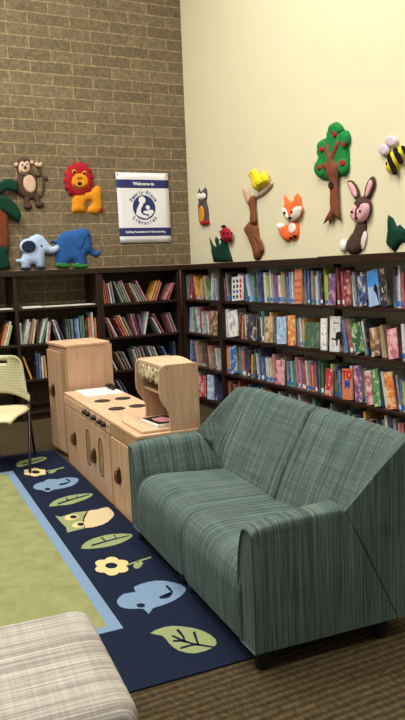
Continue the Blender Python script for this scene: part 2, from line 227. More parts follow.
('R3a',0,-4.2737,0.026,0.181,0.273,5.0, 'yellow', '', 'yellow book between pale blue and maroon books, bottom shelf, long bookcase under the cream wall'),
('R3a',0,-4.2233,0.0408,0.203,0.219,3.0, 'maroon', '', 'maroon book between yellow and black books, bottom shelf, long bookcase under the cream wall'),
('R3a',0,-4.1338,0.02,0.188,0.229,3.0, 'black', '', 'black book between maroon and teal books, bottom shelf, long bookcase under the cream wall'),
('R3a',0,-4.0676,0.02,0.178,0.243,4.0, 'teal', '', 'teal book between black and white books, bottom shelf, long bookcase under the cream wall'),
('R3a',0,-4.0391,0.028,0.173,0.28,4.0, 'white', '', 'white book between teal and navy books, bottom shelf, long bookcase under the cream wall'),
('R3a',0,-3.9993,0.034,0.191,0.284,4.0, 'navy', '', 'navy book between white and grey books, bottom shelf, long bookcase under the cream wall'),
('R3a',0,-3.9571,0.034,0.192,0.275,4.0, 'grey', '', 'grey book between navy and pink books, bottom shelf, long bookcase under the cream wall'),
('R3a',0,-3.9011,0.026,0.187,0.246,4.0, 'pink', '', 'pink book between grey and red books, bottom shelf, long bookcase under the cream wall'),
('R3a',0,-3.8602,0.026,0.188,0.255,4.0, 'red', '', 'red book right of a pink book, bottom shelf, long bookcase under the cream wall'),
('B0a',0,2.5406,0.0135,0.196,0.201,5.0, 'orange', '', 'orange book left of a red book, top shelf, back bookcase behind the toy hutch'),
('B0a',0,2.5603,0.0135,0.205,0.253,6.0, 'red', '', 'red book between orange and red books, top shelf, back bookcase behind the toy hutch'),
('B0a',0,2.5886,0.0135,0.187,0.208,7.0, 'red', '', 'red book between red and white books, top shelf, back bookcase behind the toy hutch'),
('B0a',0,2.6168,0.0135,0.184,0.216,8.0, 'white', '', 'white book between red and grey books, top shelf, back bookcase behind the toy hutch'),
('B0a',0,2.6453,0.0135,0.187,0.232,8.0, 'grey', '', 'grey book between white and grey books, top shelf, back bookcase behind the toy hutch'),
('B0a',0,2.7421,0.0135,0.204,0.248,22.0, 'grey', '', 'left-leaning grey book between grey and green books, top shelf, back bookcase behind the toy hutch'),
('B0a',0,2.7708,0.0135,0.187,0.217,22.0, 'green', '', 'left-leaning green book between grey and grey books, top shelf, back bookcase behind the toy hutch'),
('B0a',0,2.7998,0.0135,0.198,0.242,22.0, 'grey', '', 'left-leaning grey book between green and pink books, top shelf, back bookcase behind the toy hutch'),
('B0a',0,2.8287,0.0135,0.173,0.253,22.0, 'pink', '', 'left-leaning pink book between grey and cream books, top shelf, back bookcase behind the toy hutch'),
('B0a',0,2.9279,0.0135,0.197,0.223,26.0, 'cream', '', 'left-leaning cream book between pink and grey books, top shelf, back bookcase behind the toy hutch'),
('B0a',0,2.9572,0.0135,0.203,0.217,26.0, 'grey', '', 'left-leaning grey book between cream and grey books, top shelf, back bookcase behind the toy hutch'),
('B0a',0,2.9868,0.0135,0.175,0.202,26.0, 'grey', '', 'left-leaning grey book between grey and pink books, top shelf, back bookcase behind the toy hutch'),
('B0a',0,3.0164,0.0135,0.171,0.247,26.0, 'pink', '', 'left-leaning pink book between grey and yellow books, top shelf, back bookcase behind the toy hutch'),
('B0a',0,3.0642,0.0135,0.174,0.226,-22.0, 'yellow', '', 'right-leaning yellow book between pink and orange books, top shelf, back bookcase behind the toy hutch'),
('B0a',0,3.094,0.0135,0.181,0.234,-22.0, 'orange', '', 'right-leaning orange book between yellow and pink books, top shelf, back bookcase behind the toy hutch'),
('B0a',0,3.124,0.0135,0.187,0.208,-22.0, 'pink', '', 'right-leaning pink book between orange and pink books, top shelf, back bookcase behind the toy hutch'),
('B0a',0,3.2383,0.0135,0.189,0.202,-30.0, 'pink', '', 'right-leaning pink book between pink and red books, top shelf, back bookcase behind the toy hutch'),
('B0a',0,3.2752,0.0135,0.174,0.202,-25.0, 'red', '', 'right-leaning red book right of a pink book, top shelf, back bookcase behind the toy hutch'),
('B1a',0,2.5889,0.0135,0.203,0.215,17.0, 'brown', '', 'left-leaning brown book left of a red book, second shelf, back bookcase behind the toy hutch'),
('B1a',0,2.6248,0.0135,0.174,0.232,22.0, 'red', '', 'left-leaning red book between brown and white books, second shelf, back bookcase behind the toy hutch'),
('B1a',0,2.6492,0.0135,0.176,0.221,24.0, 'white', '', 'left-leaning white book between red and red books, second shelf, back bookcase behind the toy hutch'),
('B1a',0,2.7326,0.0135,0.204,0.21,24.0, 'red', '', 'left-leaning red book between white and orange books, second shelf, back bookcase behind the toy hutch'),
('B1a',0,2.7616,0.0135,0.192,0.236,24.0, 'orange', '', 'left-leaning orange book between red and cream books, second shelf, back bookcase behind the toy hutch'),
('B1a',0,2.7907,0.0135,0.185,0.246,24.0, 'cream', '', 'left-leaning cream book between orange and grey books, second shelf, back bookcase behind the toy hutch'),
('B1a',0,2.8257,0.0135,0.186,0.22,24.0, 'grey', '', 'left-leaning grey book between cream and pink books, second shelf, back bookcase behind the toy hutch'),
('B1a',0,2.8848,0.0135,0.176,0.236,14.0, 'pink', '', 'left-leaning pink book between grey and maroon books, second shelf, back bookcase behind the toy hutch'),
('B1a',0,2.9142,0.0135,0.176,0.24,14.0, 'maroon', '', 'left-leaning maroon book between pink and purple books, second shelf, back bookcase behind the toy hutch'),
('B1a',0,2.9499,0.0135,0.17,0.229,8.0, 'purple', '', 'purple book between maroon and white books, second shelf, back bookcase behind the toy hutch'),
('B1a',0,2.9736,0.0135,0.194,0.251,-12.0, 'white', '', 'right-leaning white book between purple and white books, second shelf, back bookcase behind the toy hutch'),
('B1a',0,3.1711,0.0135,0.202,0.2,28.0, 'white', '', 'left-leaning white book between white and red books, second shelf, back bookcase behind the toy hutch'),
('B1a',0,3.2076,0.0135,0.182,0.242,28.0, 'red', '', 'left-leaning red book between white and pink books, second shelf, back bookcase behind the toy hutch'),
('B1a',0,3.3309,0.0135,0.199,0.212,20.0, 'pink', '', 'left-leaning pink book between red and grey books, second shelf, back bookcase behind the toy hutch'),
('B1a',0,3.3619,0.0135,0.197,0.231,20.0, 'grey', '', 'left-leaning grey book right of a pink book, second shelf, back bookcase behind the toy hutch'),
('B2a',0,2.6338,0.0135,0.193,0.249,24.0, 'white', '', 'left-leaning white book left of a tan book, third shelf, back bookcase behind the toy hutch'),
('B2a',0,2.7234,0.0135,0.187,0.204,24.0, 'tan', '', 'left-leaning tan book between white and brown books, third shelf, back bookcase behind the toy hutch'),
('B2a',0,2.7584,0.0135,0.178,0.209,24.0, 'brown', '', 'left-leaning brown book between tan and grey books, third shelf, back bookcase behind the toy hutch'),
('B2a',0,2.7935,0.0135,0.184,0.206,24.0, 'grey', '', 'left-leaning grey book between brown and white books, third shelf, back bookcase behind the toy hutch'),
('B2a',0,2.9,0.0135,0.202,0.217,18.0, 'white', '', 'second white book from the left, third shelf, back bookcase behind the toy hutch'),
('B2a',0,2.9298,0.0135,0.187,0.245,18.0, 'grey', '', 'left-leaning grey book between white and pink books, third shelf, back bookcase behind the toy hutch'),
('B2a',0,2.9596,0.0135,0.173,0.232,18.0, 'pink', '', 'left-leaning pink book between grey and grey books, third shelf, back bookcase behind the toy hutch'),
('B2a',0,2.9956,0.0135,0.174,0.241,16.0, 'grey', '', 'left-leaning grey book between pink and white books, third shelf, back bookcase behind the toy hutch'),
('B2a',0,3.0919,0.0135,0.198,0.237,20.0, 'white', '', 'third white book from the left, third shelf, back bookcase behind the toy hutch'),
('B2a',0,3.1223,0.0135,0.191,0.241,20.0, 'grey', '', 'left-leaning grey book between white and white books, third shelf, back bookcase behind the toy hutch'),
('B2a',0,3.1527,0.0135,0.189,0.23,20.0, 'white', '', 'left-leaning white book between grey and blue books, third shelf, back bookcase behind the toy hutch'),
('B2a',0,3.2754,0.0135,0.198,0.227,24.0, 'blue', '', 'left-leaning blue book between white and navy books, third shelf, back bookcase behind the toy hutch'),
('B2a',0,3.3381,0.0135,0.19,0.256,3.0, 'navy', '', 'navy book right of a blue book, third shelf, back bookcase behind the toy hutch'),
('B3a',0,2.6002,0.0135,0.171,0.257,14.0, 'grey', '', 'left-leaning grey book left of a white book, bottom shelf, back bookcase behind the toy hutch'),
('B3a',0,2.6349,0.0135,0.18,0.212,14.0, 'white', '', 'left-leaning white book between grey and grey books, bottom shelf, back bookcase behind the toy hutch'),
('B3a',0,2.7392,0.0135,0.191,0.246,28.0, 'grey', '', 'left-leaning grey book between white and navy books, bottom shelf, back bookcase behind the toy hutch'),
('B3a',0,2.7745,0.0135,0.184,0.256,28.0, 'navy', '', 'left-leaning navy book between grey and white books, bottom shelf, back bookcase behind the toy hutch'),
('B3a',0,3.0017,0.0135,0.203,0.201,18.0, 'white', '', 'left-leaning white book between navy and grey books, bottom shelf, back bookcase behind the toy hutch'),
('B3a',0,3.1848,0.0135,0.173,0.202,18.0, 'grey', '', 'left-leaning grey book right of a white book, bottom shelf, back bookcase behind the toy hutch'),
('B1l',0,1.623,0.018,0.182,0.218,0.0, 'white', '', 'white book left of a white book, second shelf, back bookcase behind the toy fridge'),
('B1l',0,1.6425,0.018,0.191,0.256,-14.0, 'white', '', 'right-leaning white book between white and white books, second shelf, back bookcase behind the toy fridge'),
('B1l',0,1.6626,0.018,0.173,0.229,-14.0, 'white', '', 'right-leaning white book between white and brown books, second shelf, back bookcase behind the toy fridge'),
('B1l',0,1.6826,0.018,0.197,0.221,-14.0, 'brown', '', 'right-leaning brown book between white and tan books, second shelf, back bookcase behind the toy fridge'),
('B1l',0,1.7066,0.018,0.193,0.258,-13.0, 'tan', '', 'right-leaning tan book between brown and cream books, second shelf, back bookcase behind the toy fridge'),
('B1l',0,1.7354,0.018,0.188,0.245,-11.0, 'cream', '', 'right-leaning cream book between tan and black books, second shelf, back bookcase behind the toy fridge'),
('B1l',0,1.7851,0.018,0.181,0.241,-4.0, 'black', '', 'black book between cream and white books, second shelf, back bookcase behind the toy fridge'),
('B1l',0,1.8046,0.018,0.201,0.251,-17.0, 'white', '', 'right-leaning white book between black and green books, second shelf, back bookcase behind the toy fridge'),
('B1l',0,1.8295,0.018,0.179,0.259,-16.0, 'green', '', 'right-leaning green book between white and white books, second shelf, back bookcase behind the toy fridge'),
('B1l',0,1.8773,0.018,0.198,0.218,-9.0, 'white', '', 'right-leaning white book between green and pink books, second shelf, back bookcase behind the toy fridge'),
('B1l',0,1.9006,0.018,0.203,0.205,-8.0, 'pink', '', 'right-leaning pink book between white and black books, second shelf, back bookcase behind the toy fridge'),
('B1l',0,1.9956,0.018,0.176,0.225,13.0, 'black', '', 'left-leaning black book between pink and white books, second shelf, back bookcase behind the toy fridge'),
('B1l',0,2.0278,0.018,0.192,0.234,16.0, 'white', '', 'left-leaning white book between black and navy books, second shelf, back bookcase behind the toy fridge'),
('B1l',0,2.0691,0.018,0.184,0.233,21.0, 'navy', '', 'left-leaning navy book between white and black books, second shelf, back bookcase behind the toy fridge'),
('B1l',0,2.1056,0.018,0.191,0.229,3.0, 'black', '', 'black book between navy and dark green books, second shelf, back bookcase behind the toy fridge'),
('B1l',0,2.1326,0.018,0.173,0.225,3.0, 'dark_green', '', 'dark green book between black and teal books, second shelf, back bookcase behind the toy fridge'),
('B1l',0,2.1633,0.0216,0.185,0.22,2.0, 'teal', '', 'teal book between dark green and blue books, second shelf, back bookcase behind the toy fridge'),
('B1l',0,2.2031,0.018,0.189,0.218,2.0, 'blue', '', 'blue book between teal and pale blue books, second shelf, back bookcase behind the toy fridge'),
('B1l',0,2.225,0.018,0.181,0.226,2.0, 'pale_blue', '', 'pale blue book between blue and teal books, second shelf, back bookcase behind the toy fridge'),
('B1l',0,2.2578,0.018,0.182,0.247,1.0, 'teal', '', 'teal book between pale blue and green books, second shelf, back bookcase behind the toy fridge'),
('B1l',0,2.2853,0.018,0.175,0.257,1.0, 'green', '', 'green book between teal and black books, second shelf, back bookcase behind the toy fridge'),
('B1l',0,2.3184,0.018,0.177,0.204,2.0, 'black', '', 'black book between green and orange books, second shelf, back bookcase behind the toy fridge'),
('B1l',0,2.3479,0.0143,0.202,0.223,1.0, 'orange', '', 'orange book between black and orange books, second shelf, back bookcase behind the toy fridge'),
('B1l',0,2.3645,0.0143,0.198,0.237,1.0, 'orange', '', 'orange book between orange and white books, second shelf, back bookcase behind the toy fridge'),
('B1l',0,2.3849,0.018,0.194,0.285,1.0, 'white', '', 'white book between orange and orange books, second shelf, back bookcase behind the toy fridge'),
('B1l',0,2.4128,0.018,0.183,0.22,0.0, 'orange', '', 'orange book right of a white book, second shelf, back bookcase behind the toy fridge'),
('B1x',0,1.3434,0.018,0.185,0.234,-2.0, 'blue', '', 'blue book left of a red book, second shelf, back bookcase at the left edge'),
('B1x',0,1.3731,0.018,0.176,0.246,-3.0, 'red', '', 'red book between blue and orange books, second shelf, back bookcase at the left edge'),
('B1x',0,1.4221,0.018,0.19,0.233,-18.0, 'orange', '', 'right-leaning orange book between red and white books, second shelf, back bookcase at the left edge'),
('B1x',0,1.447,0.018,0.183,0.252,-18.0, 'white', '', 'right-leaning white book between orange and lime books, second shelf, back bookcase at the left edge'),
('B1x',0,1.472,0.018,0.181,0.212,-17.0, 'lime', '', 'right-leaning lime book right of a white book, second shelf, back bookcase at the left edge'),
('B2l',0,1.6982,0.018,0.179,0.246,17.0, 'yellow', '', 'left-leaning yellow book left of a navy book, third shelf, back bookcase behind the toy fridge'),
('B2l',0,1.7683,0.018,0.17,0.285,0.0, 'navy', '', 'navy book between yellow and blue books, third shelf, back bookcase behind the toy fridge'),
('B2l',0,1.7945,0.018,0.175,0.258,0.0, 'blue', '', 'blue book between navy and white books, third shelf, back bookcase behind the toy fridge'),
('B2l',0,1.8207,0.018,0.182,0.223,0.0, 'white', '', 'white book between blue and yellow books, third shelf, back bookcase behind the toy fridge'),
('B2l',0,1.8523,0.018,0.203,0.229,2.0, 'yellow', '', 'yellow book right of a white book, third shelf, back bookcase behind the toy fridge')]
TOYS=[
('plush_monkey', 'brown plush monkey with raised tan hand on the brick wall', 'wall toy', 'B',1.929,2.172,[('body', 'fur_brown', None, None,[([(-0.112,0.369),(-0.091,0.374),(-0.066,0.376),(-0.039,0.376),(-0.008,0.376),(0.025,0.373),(0.05,0.361),(0.061,0.334),(0.063,0.298),(0.062,0.261),(0.056,0.226),(0.047,0.19),(0.045,0.161),(0.06,0.144),(0.083,0.134),(0.09,0.126),(0.069,0.115),(0.034,0.106),(-0.0,0.101),(-0.028,0.102),(-0.054,0.107),(-0.079,0.115),(-0.102,0.123),(-0.124,0.134),(-0.142,0.145),(-0.158,0.157),(-0.172,0.169),(-0.179,0.187),(-0.178,0.216),(-0.171,0.249),(-0.164,0.279),(-0.159,0.301),(-0.153,0.32),(-0.146,0.336),(-0.137,0.349),(-0.126,0.361)],0.0,0.03),([(0.006,0.447),(0.0,0.416),(-0.013,0.388),(-0.032,0.366),(-0.055,0.351),(-0.079,0.346),(-0.103,0.35),(-0.123,0.364),(-0.139,0.385),(-0.148,0.412),(-0.15,0.443),(-0.144,0.473),(-0.131,0.501),(-0.112,0.523),(-0.089,0.538),(-0.065,0.543),(-0.041,0.539),(-0.021,0.526),(-0.005,0.504),(0.004,0.477)],0.006,0.033),([(0.009,0.342),(0.037,0.337),(0.078,0.337),(0.107,0.348),(0.115,0.379),(0.111,0.421),(0.104,0.45),(0.093,0.459),(0.079,0.456),(0.069,0.445),(0.071,0.422),(0.078,0.392),(0.078,0.371),(0.06,0.371),(0.034,0.381),(0.015,0.385),(0.005,0.373),(0.001,0.355)],0.0,0.021),([(-0.093,0.146),(-0.099,0.128),(-0.098,0.102),(-0.096,0.078),(-0.095,0.058),(-0.092,0.039),(-0.084,0.027),(-0.066,0.026),(-0.043,0.033),(-0.027,0.042),(-0.025,0.054),(-0.031,0.069),(-0.035,0.085),(-0.031,0.107),(-0.026,0.13),(-0.029,0.146),(-0.048,0.153),(-0.074,0.153)],0.003,0.024),([(-0.012,0.034),(-0.015,0.024),(-0.022,0.014),(-0.033,0.007),(-0.047,0.002),(-0.061,0.0),(-0.075,0.002),(-0.088,0.007),(-0.098,0.014),(-0.104,0.024),(-0.105,0.034),(-0.102,0.045),(-0.095,0.054),(-0.084,0.062),(-0.071,0.067),(-0.056,0.068),(-0.042,0.067),(-0.029,0.062),(-0.02,0.055),(-0.014,0.045)],0.006,0.03),([(-0.001,0.151),(-0.001,0.132),(0.008,0.108),(0.017,0.086),(0.022,0.068),(0.027,0.053),(0.036,0.046),(0.054,0.049),(0.076,0.059),(0.09,0.071),(0.091,0.081),(0.084,0.093),(0.076,0.107),(0.073,0.13),(0.07,0.155),(0.062,0.171),(0.042,0.172),(0.016,0.164)],0.003,0.024),([(0.118,0.058),(0.114,0.046),(0.106,0.036),(0.094,0.027),(0.079,0.022),(0.063,0.02),(0.047,0.022),(0.034,0.027),(0.023,0.035),(0.016,0.046),(0.014,0.057),(0.018,0.069),(0.026,0.079),(0.038,0.088),(0.052,0.093),(0.068,0.095),(0.084,0.093),(0.098,0.088),(0.109,0.08),(0.116,0.069)],0.006,0.03),([(0.084,0.117),(0.099,0.133),(0.116,0.159),(0.13,0.186),(0.137,0.216),(0.142,0.248),(0.145,0.277),(0.146,0.301),(0.147,0.322),(0.147,0.336),(0.148,0.34),(0.149,0.338),(0.148,0.333),(0.145,0.325),(0.14,0.314),(0.139,0.306),(0.147,0.301),(0.159,0.298),(0.168,0.302),(0.175,0.315),(0.179,0.335),(0.176,0.349),(0.16,0.355),(0.136,0.355),(0.119,0.348),(0.113,0.33),(0.113,0.305),(0.112,0.278),(0.109,0.251),(0.105,0.222),(0.097,0.196),(0.083,0.172),(0.065,0.151),(0.055,0.135),(0.058,0.123),(0.07,0.115)],0.0,0.018)]),('ear', 'felt_tan', None, None,[([(-0.13,0.461),(-0.132,0.454),(-0.135,0.447),(-0.14,0.442),(-0.147,0.439),(-0.153,0.438),(-0.16,0.439),(-0.166,0.442),(-0.17,0.446),(-0.172,0.453),(-0.173,0.459),(-0.172,0.466),(-0.168,0.473),(-0.163,0.478),(-0.157,0.481),(-0.15,0.482),(-0.143,0.482),(-0.138,0.479),(-0.133,0.474),(-0.131,0.468)],0.012,0.012)]),('ear', 'felt_tan', None, None,[([(0.035,0.488),(0.033,0.481),(0.03,0.475),(0.025,0.47),(0.019,0.467),(0.013,0.466),(0.007,0.467),(0.001,0.47),(-0.003,0.474),(-0.005,0.48),(-0.006,0.487),(-0.005,0.493),(-0.001,0.499),(0.004,0.504),(0.009,0.507),(0.016,0.508),(0.022,0.507),(0.028,0.505),(0.032,0.5),(0.034,0.494)],0.012,0.012)]),('face', 'felt_tan', None, None,[([(-0.123,0.467),(-0.114,0.48),(-0.103,0.489),(-0.092,0.493),(-0.084,0.491),(-0.076,0.484),(-0.067,0.48),(-0.058,0.485),(-0.049,0.494),(-0.04,0.498),(-0.031,0.493),(-0.022,0.483),(-0.016,0.47),(-0.013,0.453),(-0.012,0.433),(-0.014,0.414),(-0.019,0.399),(-0.026,0.385),(-0.036,0.374),(-0.049,0.364),(-0.065,0.357),(-0.081,0.353),(-0.096,0.355),(-0.111,0.361),(-0.123,0.369),(-0.129,0.381),(-0.133,0.395),(-0.134,0.411),(-0.133,0.43),(-0.129,0.45)],0.021,0.021)]),('nose', 'felt_black', None, None,[([(-0.055,0.428),(-0.056,0.423),(-0.058,0.418),(-0.062,0.414),(-0.065,0.412),(-0.069,0.411),(-0.073,0.412),(-0.077,0.414),(-0.079,0.417),(-0.081,0.422),(-0.081,0.427),(-0.08,0.433),(-0.078,0.437),(-0.075,0.441),(-0.071,0.444),(-0.067,0.445),(-0.063,0.444),(-0.06,0.442),(-0.057,0.438),(-0.056,0.433)],0.0408,0.0072)]),('eye', 'felt_black', None, None,[([(-0.09,0.456),(-0.091,0.453),(-0.092,0.45),(-0.093,0.448),(-0.095,0.446),(-0.097,0.446),(-0.099,0.446),(-0.101,0.448),(-0.102,0.45),(-0.103,0.453),(-0.103,0.456),(-0.103,0.459),(-0.101,0.461),(-0.1,0.464),(-0.098,0.465),(-0.096,0.466),(-0.094,0.465),(-0.092,0.464),(-0.091,0.462),(-0.09,0.459)],0.0372,0.0036)]),('eye', 'felt_black', None, None,[([(-0.042,0.466),(-0.043,0.463),(-0.044,0.46),(-0.045,0.458),(-0.047,0.456),(-0.049,0.456),(-0.051,0.456),(-0.053,0.457),(-0.054,0.46),(-0.055,0.462),(-0.055,0.465),(-0.054,0.468),(-0.053,0.471),(-0.052,0.473),(-0.05,0.475),(-0.048,0.475),(-0.046,0.475),(-0.044,0.474),(-0.043,0.471),(-0.042,0.469)],0.0372,0.0036)]),('mouth', 'felt_black', None, None,[([(-0.117,0.391),(-0.096,0.375),(-0.07,0.372),(-0.035,0.393),(-0.038,0.398),(-0.072,0.378),(-0.094,0.38),(-0.114,0.396)],0.0384,0.0024)]),('belly', 'felt_tan', None, None,[([(0.038,0.28),(0.039,0.25),(0.033,0.222),(0.022,0.198),(0.005,0.18),(-0.015,0.171),(-0.036,0.171),(-0.056,0.181),(-0.074,0.198),(-0.087,0.223),(-0.095,0.251),(-0.096,0.28),(-0.09,0.309),(-0.079,0.333),(-0.062,0.35),(-0.043,0.359),(-0.021,0.359),(-0.001,0.35),(0.017,0.332),(0.03,0.308)],0.021,0.018)]),('hand', 'felt_tan', None, None,[([(0.042,0.479),(0.049,0.485),(0.058,0.489),(0.066,0.491),(0.073,0.488),(0.079,0.483),(0.086,0.48),(0.094,0.485),(0.103,0.492),(0.111,0.495),(0.117,0.492),(0.122,0.484),(0.124,0.476),(0.122,0.465),(0.118,0.453),(0.11,0.444),(0.097,0.44),(0.08,0.439),(0.066,0.44),(0.056,0.444),(0.049,0.45),(0.044,0.456),(0.041,0.464),(0.04,0.472)],0.012,0.018)])]),
('plush_lion', 'orange plush lion with a scalloped red mane on the brick wall', 'wall toy', 'B',2.483,2.124,[('body', 'felt_orange', None, None,[([(-0.113,0.221),(-0.126,0.173),(-0.129,0.118),(-0.138,0.069),(-0.141,0.03),(-0.121,0.014),(-0.096,0.009),(-0.075,0.015),(-0.055,0.021),(-0.035,0.013),(-0.015,0.006),(0.009,0.012),(0.027,0.03),(0.019,0.073),(0.014,0.116),(0.041,0.138),(0.072,0.146),(0.089,0.136),(0.092,0.116),(0.068,0.095),(0.042,0.071),(0.034,0.041),(0.042,0.015),(0.079,0.003),(0.123,0.0),(0.155,0.006),(0.181,0.021),(0.2,0.042),(0.21,0.075),(0.208,0.127),(0.204,0.179),(0.211,0.212),(0.217,0.239),(0.208,0.272),(0.192,0.298),(0.17,0.308),(0.145,0.306),(0.121,0.288),(0.089,0.267),(0.038,0.259),(-0.018,0.251),(-0.071,0.241)],0.0,0.03)]),('mane', 'felt_red', None, None,[([(0.106,0.365),(0.116,0.352),(0.123,0.337),(0.123,0.323),(0.116,0.31),(0.104,0.3),(0.089,0.293),(0.093,0.275),(0.093,0.259),(0.088,0.245),(0.078,0.236),(0.063,0.232),(0.048,0.233),(0.045,0.214),(0.04,0.198),(0.03,0.188),(0.018,0.184),(0.004,0.187),(-0.009,0.195),(-0.018,0.179),(-0.028,0.167),(-0.04,0.161),(-0.052,0.164),(-0.063,0.173),(-0.072,0.187),(-0.085,0.176),(-0.099,0.169),(-0.111,0.17),(-0.121,0.178),(-0.127,0.192),(-0.13,0.209),(-0.146,0.205),(-0.16,0.205),(-0.17,0.211),(-0.176,0.223),(-0.176,0.239),(-0.173,0.258),(-0.188,0.261),(-0.2,0.267),(-0.207,0.278),(-0.208,0.292),(-0.203,0.308),(-0.194,0.323),(-0.206,0.333),(-0.214,0.346),(-0.217,0.359),(-0.212,0.373),(-0.202,0.385),(-0.189,0.396),(-0.196,0.411),(-0.199,0.427),(-0.197,0.441),(-0.188,0.452),(-0.175,0.459),(-0.16,0.462),(-0.161,0.48),(-0.158,0.497),(-0.151,0.509),(-0.139,0.515),(-0.125,0.516),(-0.111,0.512),(-0.105,0.529),(-0.097,0.544),(-0.087,0.552),(-0.074,0.553),(-0.062,0.547),(-0.05,0.536),(-0.039,0.55),(-0.027,0.56),(-0.015,0.563),(-0.004,0.558),(0.005,0.546),(0.012,0.53),(0.026,0.538),(0.04,0.542),(0.052,0.539),(0.06,0.529),(0.064,0.513),(0.064,0.495),(0.08,0.496),(0.094,0.493),(0.103,0.484),(0.106,0.471),(0.104,0.454),(0.097,0.437),(0.112,0.43),(0.123,0.42),(0.128,0.408),(0.126,0.393),(0.118,0.378)],0.012,0.027)]),('ear', 'felt_orange', None, None,[([(-0.069,0.447),(-0.071,0.438),(-0.075,0.43),(-0.082,0.424),(-0.091,0.419),(-0.1,0.418),(-0.109,0.419),(-0.117,0.423),(-0.123,0.429),(-0.126,0.437),(-0.127,0.446),(-0.125,0.455),(-0.12,0.463),(-0.114,0.47),(-0.105,0.474),(-0.096,0.476),(-0.087,0.475),(-0.079,0.471),(-0.073,0.464),(-0.07,0.456)],0.033,0.012)]),('ear', 'felt_orange', None, None,[([(0.045,0.434),(0.043,0.425),(0.038,0.417),(0.031,0.41),(0.022,0.406),(0.013,0.404),(0.004,0.405),(-0.004,0.409),(-0.01,0.416),(-0.014,0.424),(-0.014,0.433),(-0.012,0.442),(-0.008,0.45),(-0.001,0.456),(0.008,0.461),(0.017,0.462),(0.026,0.461),(0.034,0.457),(0.04,0.451),(0.044,0.443)],0.033,0.012)]),('inner_ear', 'felt_black', None,2,[([(-0.083,0.443),(-0.084,0.438),(-0.087,0.434),(-0.091,0.43),(-0.095,0.428),(-0.1,0.427),(-0.104,0.428),(-0.109,0.43),(-0.112,0.433),(-0.114,0.438),(-0.114,0.443),(-0.113,0.447),(-0.11,0.452),(-0.107,0.456),(-0.102,0.458),(-0.098,0.459),(-0.093,0.458),(-0.089,0.456),(-0.086,0.453),(-0.084,0.448)],0.0444,0.003)]),('inner_ear', 'felt_black', None,3,[([(0.028,0.43),(0.027,0.425),(0.025,0.42),(0.021,0.417),(0.016,0.414),(0.012,0.413),(0.007,0.414),(0.003,0.416),(-0.001,0.42),(-0.002,0.424),(-0.003,0.429),(-0.002,0.434),(0.001,0.438),(0.004,0.442),(0.009,0.444),(0.014,0.445),(0.018,0.445),(0.023,0.443),(0.026,0.439),(0.028,0.435)],0.0444,0.003)]),('face', 'felt_orange', None, None,[([(0.053,0.347),(0.046,0.321),(0.032,0.297),(0.01,0.278),(-0.017,0.266),(-0.046,0.261),(-0.074,0.265),(-0.099,0.277),(-0.118,0.295),(-0.13,0.318),(-0.132,0.344),(-0.126,0.37),(-0.112,0.394),(-0.09,0.413),(-0.064,0.426),(-0.035,0.43),(-0.007,0.427),(0.019,0.415),(0.038,0.397),(0.05,0.374)],0.03,0.021)]),('nose', 'felt_black', None,6,[([(-0.026,0.323),(-0.028,0.317),(-0.031,0.311),(-0.037,0.307),(-0.043,0.304),(-0.051,0.303),(-0.058,0.304),(-0.064,0.307),(-0.069,0.311),(-0.072,0.316),(-0.072,0.322),(-0.071,0.328),(-0.067,0.333),(-0.062,0.337),(-0.055,0.34),(-0.048,0.341),(-0.041,0.34),(-0.035,0.338),(-0.03,0.334),(-0.027,0.328)],0.051,0.0072)]),('eye', 'felt_black', None,6,[([(-0.05,0.378),(-0.051,0.374),(-0.052,0.371),(-0.054,0.369),(-0.056,0.367),(-0.059,0.366),(-0.061,0.367),(-0.063,0.368),(-0.065,0.371),(-0.066,0.374),(-0.066,0.378),(-0.065,0.381),(-0.064,0.385),(-0.062,0.387),(-0.06,0.389),(-0.057,0.39),(-0.055,0.389),(-0.053,0.387),(-0.051,0.385),(-0.051,0.382)],0.048,0.0036)]),('eye', 'felt_black', None,6,[([(-0.021,0.38),(-0.022,0.376),(-0.023,0.373),(-0.025,0.371),(-0.027,0.369),(-0.03,0.368),(-0.032,0.369),(-0.034,0.37),(-0.035,0.373),(-0.036,0.376),(-0.036,0.38),(-0.036,0.383),(-0.035,0.387),(-0.033,0.389),(-0.03,0.391),(-0.028,0.392),(-0.026,0.391),(-0.024,0.389),(-0.022,0.387),(-0.021,0.384)],0.048,0.0036)]),('mouth', 'felt_black', None,6,[([(-0.119,0.314),(-0.089,0.285),(-0.05,0.276),(-0.009,0.286),(0.027,0.31),(0.023,0.315),(-0.012,0.291),(-0.05,0.282),(-0.086,0.29),(-0.114,0.318)],0.0456,0.003)]),('tail_tip', 'felt_red', None, None,[([(0.151,0.077),(0.158,0.077),(0.172,0.071),(0.185,0.068),(0.197,0.072),(0.208,0.079),(0.215,0.08),(0.216,0.072),(0.213,0.058),(0.209,0.044),(0.204,0.031),(0.198,0.018),(0.191,0.011),(0.185,0.015),(0.178,0.026),(0.171,0.038),(0.162,0.052),(0.153,0.067)],0.012,0.018)])]),
